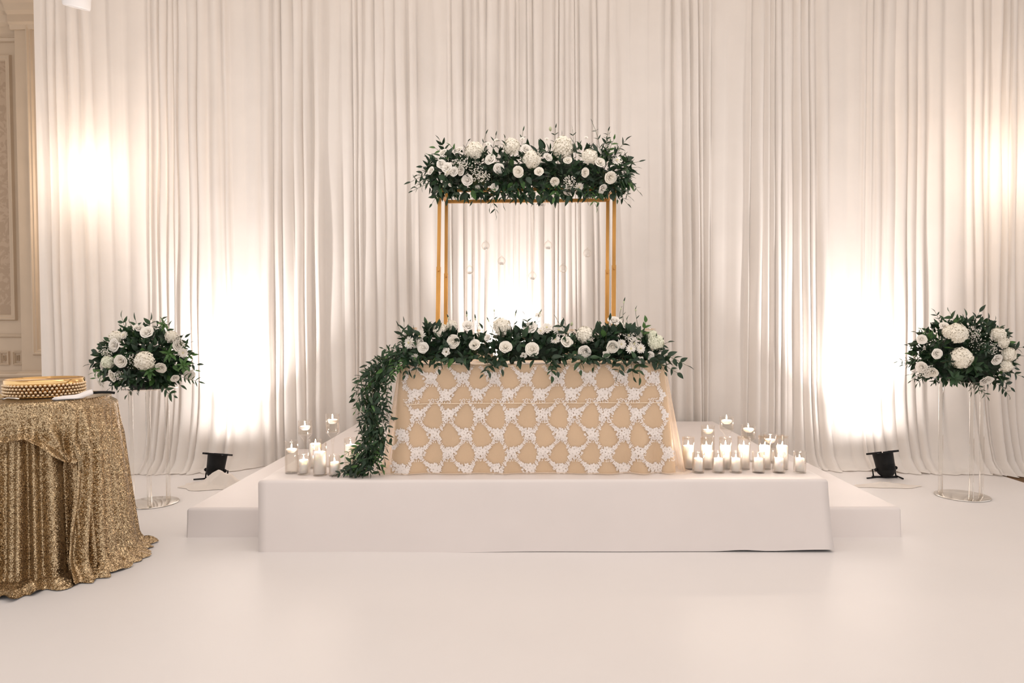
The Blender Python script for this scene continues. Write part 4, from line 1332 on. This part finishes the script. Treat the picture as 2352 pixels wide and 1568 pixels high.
bouquet('flower_arrangement', BL, HL, 51, 'round arrangement of ivory roses and dark leaves on a stand by the sequin table', 328, 826, 116, 78,
        [('hyd', 333, 829, 22), ('hydg', 249, 831, 15), ('hyd', 267, 774, 15), ('hyd', 394, 773, 14), ('rosew', 338, 763, 14), ('rose', 278, 829, 13.5), ('rose', 259, 863, 13.5), ('rosew', 233, 880, 12), ('rose', 370, 844, 11.5),
         ('rosew', 263, 792, 14), ('rosew', 318, 753, 11), ('rosew', 410, 794, 13), ('mum', 420, 810, 12), ('rosew', 435, 861, 12), ('rosew', 235, 841, 10), ('mum', 285, 770, 11), ('rosew', 402, 868, 9)],
        [(205, 837, 'broad'), (211, 857, 'broad'), (223, 808, 'broad'), (280, 730, 'mid'), (312, 736, 'mid'), (373, 733, 'mid'), (388, 748, 'mid'), (437, 787, 'mid'), (453, 837, 'mid'), (441, 814, 'mid'), (457, 876, 'narrow'),
         (400, 909, 'mid'), (382, 896, 'mid'), (292, 907, 'mid'), (273, 896, 'narrow'), (315, 900, 'narrow'), (240, 800, 'mid'), (345, 735, 'broad'), (360, 750, 'mid'), (300, 745, 'mid'), (448, 850, 'narrow'), (250, 893, 'narrow'), (425, 775, 'mid'), (220, 868, 'narrow'), (415, 885, 'mid')],
        [(341, 851, .085, 'leaf3'), (388, 812, .085, 'leaf3'), (374, 742, .06, 'leaf3'), (420, 838, .07, 'leaf3'), (292, 865, .08, 'leaf')],
        [(301, 826, 19), (246, 806, 14), (275, 862, 11), (410, 780, 12)], 'broad', .2)
bouquet('flower_arrangement', BR, HR, 52, 'wide arrangement of white hydrangeas and trailing leaves on the acrylic stand near the carpet edge', 2212, 812, 132, 88,
        [('hyd', 2198, 765, 22), ('hyd', 2180, 762, 14), ('hyd', 2207, 822, 23), ('hyd', 2292, 769, 16), ('hyd', 2303, 786, 13), ('hyd', 2316, 814, 16), ('hyd', 2310, 840, 14), ('rosew', 2152, 812, 11), ('rose', 2142, 854, 11),
         ('rosew', 2117, 843, 12), ('rosew', 2266, 873, 13), ('rosew', 2117, 779, 10), ('rosew', 2316, 873, 10), ('rosew', 2289, 825, 12), ('rosew', 2168, 748, 9), ('mum', 2130, 860, 9)],
        [(2062, 830, 'narrow'), (2086, 792, 'narrow'), (2104, 763, 'narrow'), (2118, 756, 'narrow'), (2148, 716, 'narrow'), (2181, 716, 'broad'), (2168, 734, 'broad'), (2219, 726, 'mid'), (2250, 716, 'mid'), (2270, 733, 'mid'), (2284, 738, 'mid'),
         (2349, 797, 'mid'), (2340, 818, 'mid'), (2346, 864, 'mid'), (2317, 907, 'mid'), (2322, 890, 'mid'), (2268, 912, 'narrow'), (2231, 899, 'narrow'), (2250, 905, 'narrow'), (2142, 880, 'narrow'), (2093, 874, 'narrow'), (2107, 881, 'narrow'),
         (2091, 860, 'narrow'), (2088, 811, 'narrow'), (2098, 825, 'mid'), (2110, 800, 'mid'), (2125, 770, 'narrow'), (2200, 735, 'mid'), (2235, 735, 'mid'), (2330, 845, 'mid'), (2075, 838, 'narrow'), (2300, 750, 'mid'), (2160, 875, 'narrow')],
        [(2238, 840, .10, 'leaf2'), (2195, 868, .085, 'leaf2'), (2265, 800, .07, 'leaf'), (2180, 830, .07, 'leaf')],
        [(2244, 783, 26), (2232, 766, 16), (2130, 848, 12), (2120, 855, 12), (2275, 800, 14)], 'mid', .08, 760)

# ------------------------------------------------------------------ candles
FLAME = MB().lathe([(0.0, 0.0), (0.0028, 0.003), (0.0042, 0.008), (0.0038, 0.014), (0.0020, 0.022), (0.0, 0.030)], 10).mesh('flame', M['flame'])
WICK = MB().tube([(0, 0, -0.004), (0.0005, 0, 0.004)], 0.0008, 5).mesh('wick', M['wick'])
_cm = {}
def cyl_mesh(key, r, h, mat):
    if key not in _cm:
        _cm[key] = MB().lathe([(0.0, 0.0), (r * .96, 0.0), (r, 0.004), (r, h - .002), (r - .0012, h), (r - .0030, h - .001), (r - .0032, 0.012), (0.0, 0.010)], 36).mesh('glass_cylinder', mat)
    return _cm[key]
def pillar_mesh(key, r, h):
    if key not in _cm:
        _cm[key] = MB().lathe([(0.0, 0.0), (r, 0.0), (r, h - .005), (r - .003, h), (r * .6, h - .004), (0.0, h - .006)], 28).mesh('wax_body', M['wax'])
    return _cm[key]
FLOATC = MB().lathe([(0.0, -0.018), (0.018, -0.017), (0.030, -0.006), (0.0335, 0.004), (0.031, 0.0085), (0.0, 0.007)], 28).mesh('wax_body', M['wax'])

def light_candle(e, z, power):
    inst('wick', WICK, e, Matrix.Translation((0, 0, z)))
    inst('flame', FLAME, e, Matrix.Translation((0, 0, z + .003)) @ Matrix.Rotation(rnd.uniform(-.15, .15), 4, 'Y') @ Matrix.Scale(rnd.uniform(1.05, 1.35), 4))
    d = bpy.data.lights.new('candle_light', 'POINT'); d.energy = power * 1.7; d.color = (1, 0.84, 0.72); d.shadow_soft_size = 0.010
    l = bpy.data.objects.new('candle_light', d); COL.objects.link(l); l.parent = e; l.location = (0, 0, z + .022)

def pillar_set(p, gr, gh, cr, ch, glabel, clabel, ggroup, cgroup, amber_top=False, power=0.55, seal=None):
    key = (round(gr, 3), round(gh, 3), amber_top)
    g = inst('glass_cylinder', cyl_mesh(key, gr, gh, M['glass_amber' if amber_top else 'glass']), None, Matrix.Translation(p))
    props(g, glabel, 'candle holder', ggroup)
    e = empty('pillar_candle', p + Vector((0, 0, 0.0125)))
    props(e, clabel, 'candle', cgroup)
    inst('wax_body', pillar_mesh((round(cr, 3), round(ch, 3), 'p'), cr, ch), e, Matrix())
    light_candle(e, ch - .005, power)

def on_stage(px, py): return on_floor(px, py, ZS)
def glass_h(px, pytop, p): return at(px, pytop, p.y).z - p.z

def float_set(p, gr, gh, wh, label, clabel, ggroup, cgroup, stem=0.0, power=0.5):
    e = empty('floating_candle_glass', p)
    props(e, label, 'candle holder', ggroup)
    if stem:
        MB().lathe([(0.0, 0.0), (0.048, 0.0), (0.05, 0.003), (0.02, 0.010), (0.009, 0.022), (0.0075, stem * .62), (0.013, stem * .86), (gr * .62, stem * .97), (gr, stem + .012),
                    (gr, gh - .002), (gr - .0012, gh), (gr - .003, gh - .001), (gr - .0032, stem + .018), (0.0, stem + .004)], 36).build('glass', M['glass'], e)
    else:
        MB().lathe([(0.0, 0.0), (gr * .96, 0.0), (gr, 0.004), (gr, gh - .002), (gr - .0012, gh), (gr - .003, gh - .001), (gr - .0032, 0.012), (0.0, 0.010)], 36).build('glass', M['glass'], e)
    w0 = (stem + .02) if stem else 0.013
    MB().lathe([(0.0, w0), (gr - .004, w0), (gr - .004, wh), (0.0, wh)], 32).build('water', M['water'], e)
    c = empty('floating_candle', p + Vector((0, 0, wh + .006)))
    props(c, clabel, 'candle', cgroup)
    inst('wax_body', FLOATC, c, Matrix.Scale(min(1.15, (gr - .008) / .0335), 4))
    light_candle(c, .009, power)

# cluster on the stage end beyond the leaf-free table end
g1, g2 = 'short glass cylinders by the plain table end', 'tall glass cylinders by the plain table end'
ORD = ['first', 'second', 'third', 'fourth', 'fifth', 'sixth']
for i, px in enumerate((1604, 1650, 1690, 1742, 1789, 1837)):
    p = on_stage(px, 1085)
    w_ = 'end one set apart from' if i == 5 else ORD[i] + ' from the lace table in'
    pillar_set(p, .0415, glass_h(px, 1036, p), .029, .088, 'short clear glass cylinder, ' + w_ + ' the front row of candles', 'short white pillar candle, ' + w_ + ' the front row of candles',
               g1, 'short pillar candles in the big cluster', power=.4)
for i, (px, pyt) in enumerate(((1581, 1003), (1623, 1004), (1666, 1004), (1708, 1002), (1756, 1000), (1796, 1000))):
    p = on_stage(px, 1077)
    w_ = ', ' + ORD[i] + ' from the lace table in the second row'
    pillar_set(p, .0425, glass_h(px, pyt, p), .0385, .155, 'tall glass cylinder with amber-tinted rim' + w_, 'tall white pillar candle' + w_, g2,
               'tall pillar candles in the big cluster', amber_top=True, power=.65)
def fl_at(px, base_py, pytop, pyw, gr, label, stem_py=None, group=None):
    p = on_stage(px, base_py)
    gh = glass_h(px, pytop, p)
    wh = glass_h(px, pyw, p)
    stem = glass_h(px, stem_py, p) if stem_py else 0.0
    float_set(p, gr, gh, wh, label, 'white floating candle in ' + label.split(' behind')[0].split(' beside')[0].split(' at the')[0].split(' with')[0] + {0: ''}.get(0), group, None, stem)
fl_at(1626, 1058, 976, 991, .050, 'straight floating-candle glass nearest the lace table behind the big cluster')
fl_at(1669, 1058, 956, 969, .051, 'highest stemmed floating-candle glass behind the big cluster', 990)
fl_at(1719, 1058, 975, 988, .053, 'broad stemmed floating-candle glass behind the big cluster', 1010)
fl_at(1769, 1062, 995, 1013, .045, 'lowest floating-candle glass behind the big cluster, its rim just showing')
# cluster by the leaf cascade
p = on_stage(698, 1089); pillar_set(p, .043, glass_h(698, 1041, p), .031, .090, 'short clear glass cylinder in front of the shorter stemmed glass', 'short white pillar candle before the shorter stemmed glass', None, None, power=.4)
p = on_stage(735, 1091); pillar_set(p, .046, glass_h(735, 1016, p), .042, .150, 'tall clear glass cylinder foremost between the two stemmed glasses', 'tall white pillar candle foremost between the two stemmed glasses', None, None, power=.65)
p = on_stage(725, 1074); pillar_set(p, .046, glass_h(725, 1009, p), .040, .165, 'tall amber-topped glass cylinder behind another between the stemmed glasses', 'tall white pillar candle behind another between the stemmed glasses', None, None, amber_top=True, power=.6)
p = on_stage(769, 1092); pillar_set(p, .039, glass_h(769, 1044, p), .030, .082, 'short clear glass cylinder touched by the leaf cascade tip', 'short white pillar candle touched by the leaf cascade tip', None, None, power=.4)
p = on_stage(806, 1074); pillar_set(p, .046, glass_h(806, 1006, p), .040, .155, 'tall amber-topped glass cylinder partly behind the leaf cascade', 'tall white pillar candle partly behind the leaf cascade', None, None, amber_top=True, power=.6)
fl_at(670, 1086, 1012, 1035, .0445, 'straight water-filled floating-candle glass at the outer end of the small cluster')
fl_at(702, 1070, 965, 983, .050, 'shorter stemmed floating-candle glass behind the small cluster', 1001)
fl_at(765, 1070, 950, 968, .050, 'taller stemmed floating-candle glass behind the small cluster', 996)
# candles on the lace table among the flowers
def on_table(px, Y, pyt, gr, ch, label, clabel, amber_top=True, power=.5):
    p = at(px, 800, Y); p.z = TTOP + .002
    pillar_set(p, gr, at(px, pyt, Y).z - p.z, gr - .006, ch, label, clabel, None, None, amber_top, power)
on_table(1125, 4.93, 790, .030, .085, 'small clear glass cylinder showing in the gap of the table garland', 'glowing pillar candle in the gap of the table garland', False, .5)
on_table(1104, 5.10, 757, .033, .12, 'amber-topped glass cylinder behind the gap of the table garland', 'pillar candle in the amber-topped glass behind the garland gap', True, .6)
on_table(1310, 5.10, 756, .045, .16, 'wide amber-topped glass cylinder beside the warm-lit hydrangea', 'pillar candle beside the warm-lit hydrangea on the table', True, .6)
on_table(1329, 4.98, 790, .032, .085, 'low glass cylinder behind the garland roses', 'low pillar candle behind the garland roses', False, .45)
on_table(1493, 5.10, 754, .042, .16, 'amber-topped glass cylinder behind the greenish hydrangea', 'pillar candle behind the greenish hydrangea', True, .6)
on_table(948, 5.10, 752, .036, .15, 'amber-topped glass cylinder behind the chrysanthemums above the leaf cascade', 'pillar candle behind the chrysanthemums above the leaf cascade', True, .5)

# ------------------------------------------------------------------ gold sequin table
QC = Vector((-3.09, 4.25, 0)); QR = 0.405; QH = 1.064
qt = empty('cocktail_table', QC)
props(qt, 'tall round cocktail table hidden under the gold sequin cloth', 'table')
MB().lathe([(0, QH - .03), (QR - .012, QH - .03), (QR - .008, QH - .02), (QR - .012, QH - .006), (0, QH - .006)], 48).build('tabletop', M['tabletop'], qt)
MB().lathe([(.035, .03), (.035, QH - .03)], 16).build('post', M['steel'], qt)
MB().lathe([(0, 0.001), (.26, .001), (.25, .018), (.05, .035), (0, .035)], 32).build('base', M['steel'], qt)
KA, KZ = R(-33), 0.70           # main knot (angle round the table, height)
KB, KZ2 = R(-93), 0.93
FQ = [(rnd.uniform(0, 2 * PI), rnd.choice((17, 23, 29, 34, 41)), rnd.uniform(.3, 1)) for _ in range(6)]
def q_fold(a, seed):
    s_ = 0
    for (ph, fr_, w_) in FQ: s_ += w_ * math.sin(a * fr_ + ph + seed + 1.6 * noise.noise(Vector((math.cos(a) * 2.2, math.sin(a) * 2.2, seed))))
    return s_ / 2.6
def q_base(a, z):
    t = 1 - z / QH
    r = QR + 0.002 + 0.075 * t ** 1.3 + 0.052 * (.45 + .55 * min(1, z / .12)) * min(1, t * 4) * q_fold(a, 0) * (0.35 + .7 * t)
    return r
def sequin_pt(a, j, nz_):
    v = j / nz_
    if v <= 0.82:
        z = QH - (QH - .05) * v / .82
        r = q_base(a, z)
    else:
        q = (v - .82) / .18
        n1 = 0.5 + 0.5 * noise.noise(Vector((math.cos(a) * 3.1, math.sin(a) * 3.1, 5)))
        r = q_base(a, .05) + q * (.04 + .16 * n1)
        z = .05 * (1 - q) + .006 + max(0, .035 * noise.noise(Vector((math.cos(a) * 9, math.sin(a) * 9, q * 4)))) + .022 * math.sin(PI * q) * n1
    return Vector((r * math.cos(a), r * math.sin(a), z))
NA, NZ = 420, 60
qcl = empty('sequin_tablecloth', QC)
props(qcl, 'gold sequin cloth knotted up over a tall round table and pooling on the floor', 'tablecloth')
m_ = MB()
m_.grid(lambda i, j: sequin_pt(2 * PI * i / NA, j, NZ), NA, NZ + 1, closed=True)
m_.f.append(tuple(range(NA))); m_.m.append(0)
m_.build('under_cloth', M['sequin'], qcl)

def hem(a):
    """height of the lower edge of the gathered upper cloth round the table"""
    d = (a - KA + PI) % (2 * PI) - PI
    if d >= 0:
        return KZ + (0.012 - KZ) * sstep(0.0, R(3.5), d)
    if d > KB - KA:
        f = d / (KB - KA)                # 0 at main knot, 1 at the other
        h_ = 0.855 + 0.02 * math.sin(f * 5)
        return h_ + (KZ - h_) * (1 - sstep(0, .55, f)) + (KZ2 - h_) * sstep(.78, 1, f)
    d2 = d - (KB - KA)
    return KZ2 + (0.80 - KZ2) * sstep(0, R(-28), d2)
def over_pt(i, j, nj):
    a = 2 * PI * i / 520
    h_ = hem(a)
    v = j / nj
    z = QH + .004 - (QH + .004 - h_) * v
    r = q_base(a, z) + .012
    t = (1 - z / QH)
    # gathers fan out from the knots
    for (ka, kz, amp_) in ((KA, KZ, 1.0), (KB, KZ2, .7)):
        da = ((a - ka + PI) % (2 * PI) - PI) * .45
        dz = z - kz
        dist = math.hypot(da, dz)
        if dist < .38 and dz > -.02:
            th = math.atan2(da, dz + .02)
            r += amp_ * (.012 * math.cos(th * 15) + .012) * sstep(.38, .12, dist) * min(1, t * 6)
            r += amp_ * .022 * sstep(.12, .0, dist)
        elif dz <= -.02 and abs(da) < .2:
            r += amp_ * .02 * sstep(.2, 0, abs(da)) * sstep(-.6, 0, dz)
    d = (a - KA + PI) % (2 * PI) - PI
    if d > 0:
        r += .022 * sstep(0, R(6), d) + 0.014 * math.sin(d * 22) * t
        sh = -R(9) * sstep(KZ, .1, z) * sstep(R(40), 0, d)      # edge swings under the knot
        a = a + sh
        if z < .12:
            n1 = .5 + .5 * noise.noise(Vector((math.cos(a) * 4.1, math.sin(a) * 4.1, 9)))
            r += .16 * ((.12 - z) / .12) ** 1.5 * n1
    elif v > .86:
        r += .030 * (v - .86) / .14 + .006                        # hem stands off
    if v < .03: r = QR + .002 + .3 * v * .4
    return Vector((r * math.cos(a), r * math.sin(a), max(z, .008)))
m_ = MB()
m_.grid(lambda i, j: over_pt(i, j, 44), 520, 45, closed=True)
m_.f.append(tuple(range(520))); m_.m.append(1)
m_.build('upper_cloth', [M['sequin'], M['sequin_flat_lit']], qcl)
for (ka, kz, s_) in ((KA, KZ, 1.0), (KB, KZ2, .8)):
    r = q_base(ka, kz) + .05
    c = Vector((r * math.cos(ka), r * math.sin(ka), kz - .005))
    mk_ = MB()
    def kn(i, j):
        a, t = 2 * PI * i / 24, j / 12
        rad = .026 * s_ * math.sin(PI * t) ** .6 * (1 + .22 * math.sin(5 * a + 9 * t))
        return c + Vector((rad * math.cos(a), rad * math.sin(a), .075 * s_ * (.5 - t))) + Vector((math.cos(ka), math.sin(ka), 0)) * .01 * math.sin(6 * t)
    mk_.grid(kn, 24, 13, closed=True)
    mk_.build('knot', M['sequin'], qcl)

QT = QH + .005
# crystal cake stand
kc = at(104, 905, 4.30)
CS = Vector((kc.x, 4.30, QT))
cs = empty('cake_stand', CS)
props(cs, 'round gold cake stand with mirrored rim and rows of crystal beads', 'cake stand')
CR, CH = .215, .112
MB().lathe([(0.0, 0.002), (CR - .01, 0.002), (CR - .004, .006), (CR - .004, .012), (CR - .014, .014), (CR - .014, CH - .03), (0, CH - .03)], 56).build('drum', M['goldmirror'], cs)
MB().lathe([(CR - .014, CH - .034), (CR, CH - .034), (CR + .003, CH - .03), (CR + .003, CH - .002), (CR, CH), (CR - .004, CH), (CR - .006, CH - .008), (0, CH - .008)], 72).build('mirror_rim', M['goldmirror'], cs)
bead = MB().lathe([(0, -.0105), (.006, -.008), (.0105, 0), (.006, .008), (0, .0105)], 8).mesh('crystal_bead', M['crystal'])
nb = 56
ring_ = MB()
for row in range(4):
    for k in range(nb):
        a = 2 * PI * (k + .5 * (row % 2)) / nb
        front = -PI * .98 < ((a + R(55) + PI) % (2 * PI) - PI) - 0 < PI * .98
        inst('crystal_bead', bead, cs, Matrix.Translation((CR * math.cos(a), CR * math.sin(a), .019 + row * .0195)) @ Matrix.Rotation(a, 4, 'Z') @ Matrix.Rotation(PI / 2, 4, 'Y'))
# folded napkin with a black-handled knife
a0, a1 = at(119, 908, 4.02), at(211, 893, 4.17)
a0.z = a1.z = QT
dirn = (a1 - a0); ln = dirn.length; dirn.normalize(); sd_ = Vector((-dirn.y, dirn.x, 0))
m_ = MB()
def npk(i, j):
    t, a = j / 24, 2 * PI * i / 20
    w_ = .036 * (sstep(0, .12, t)) * (1 - .55 * sstep(.45, .75, t)) + .004
    h_ = .013 * (sstep(0, .1, t)) + .003
    lift_ = .006 + .026 * sstep(.55, 1, t)
    c = a0 + dirn * ln * t + sd_ * (.01 * math.sin(t * 5))
    return c + sd_ * w_ * math.cos(a) + Vector((0, 0, max(.0, lift_ + h_ * math.sin(a) * (1 + .3 * math.sin(3 * a + 4 * t)))))
m_.grid(npk, 20, 25, closed=True)
m_.f.append(tuple(range(20))); m_.f.append(tuple(24 * 20 + k for k in reversed(range(20)))); m_.m += [0, 0]
props(m_.build('napkin', M['napkin']), 'white napkin rolled around a knife on the sequin table', 'napkin')
kn_ = empty('cake_knife', a1)
props(kn_, 'cake knife with a black handle sticking out of a white napkin', 'knife')
z0 = Vector((0, 0, .030))
MB().tube([dirn * (-.02) + z0, dirn * .05 + z0, dirn * .10 + z0 + Vector((0, 0, -.004)), dirn * .125 + z0 + Vector((0, 0, -.010))], .0085, 10).build('handle', M['black'], kn_)
MB().box(-.16, -.01, -.001, .001, -.006, .006, 0, Matrix.Translation(z0 + Vector((0, 0, -.012))) @ frame_matrix((0, 0, 0), (0, 0, 1), dirn)).build('blade', M['steel'], kn_, smooth=False)
# silver server at the table's far side
sv = at(-2, 906, 3.97); sv.z = QT
e = empty('cake_server', sv)
props(e, 'polished silver cake server lying beside the crystal cake stand', 'cake server')
m_ = MB()
def bl(i, j):
    t, u = j / 10, -1 + 2 * i / 6
    w_ = .028 * math.sin(PI * (.12 + .8 * t)) ** .7
    return Vector((-.10 + .13 * t, u * w_, .004 + .004 * u * u + .008 * t * t))
m_.grid(bl, 7, 11)
m_.build('blade', M['steel'], e)
MB().tube([(.02, 0, .012), (.05, .004, .02), (.085, .006, .018), (.115, .006, .014)], .0055, 8).build('handle', M['steel'], e)
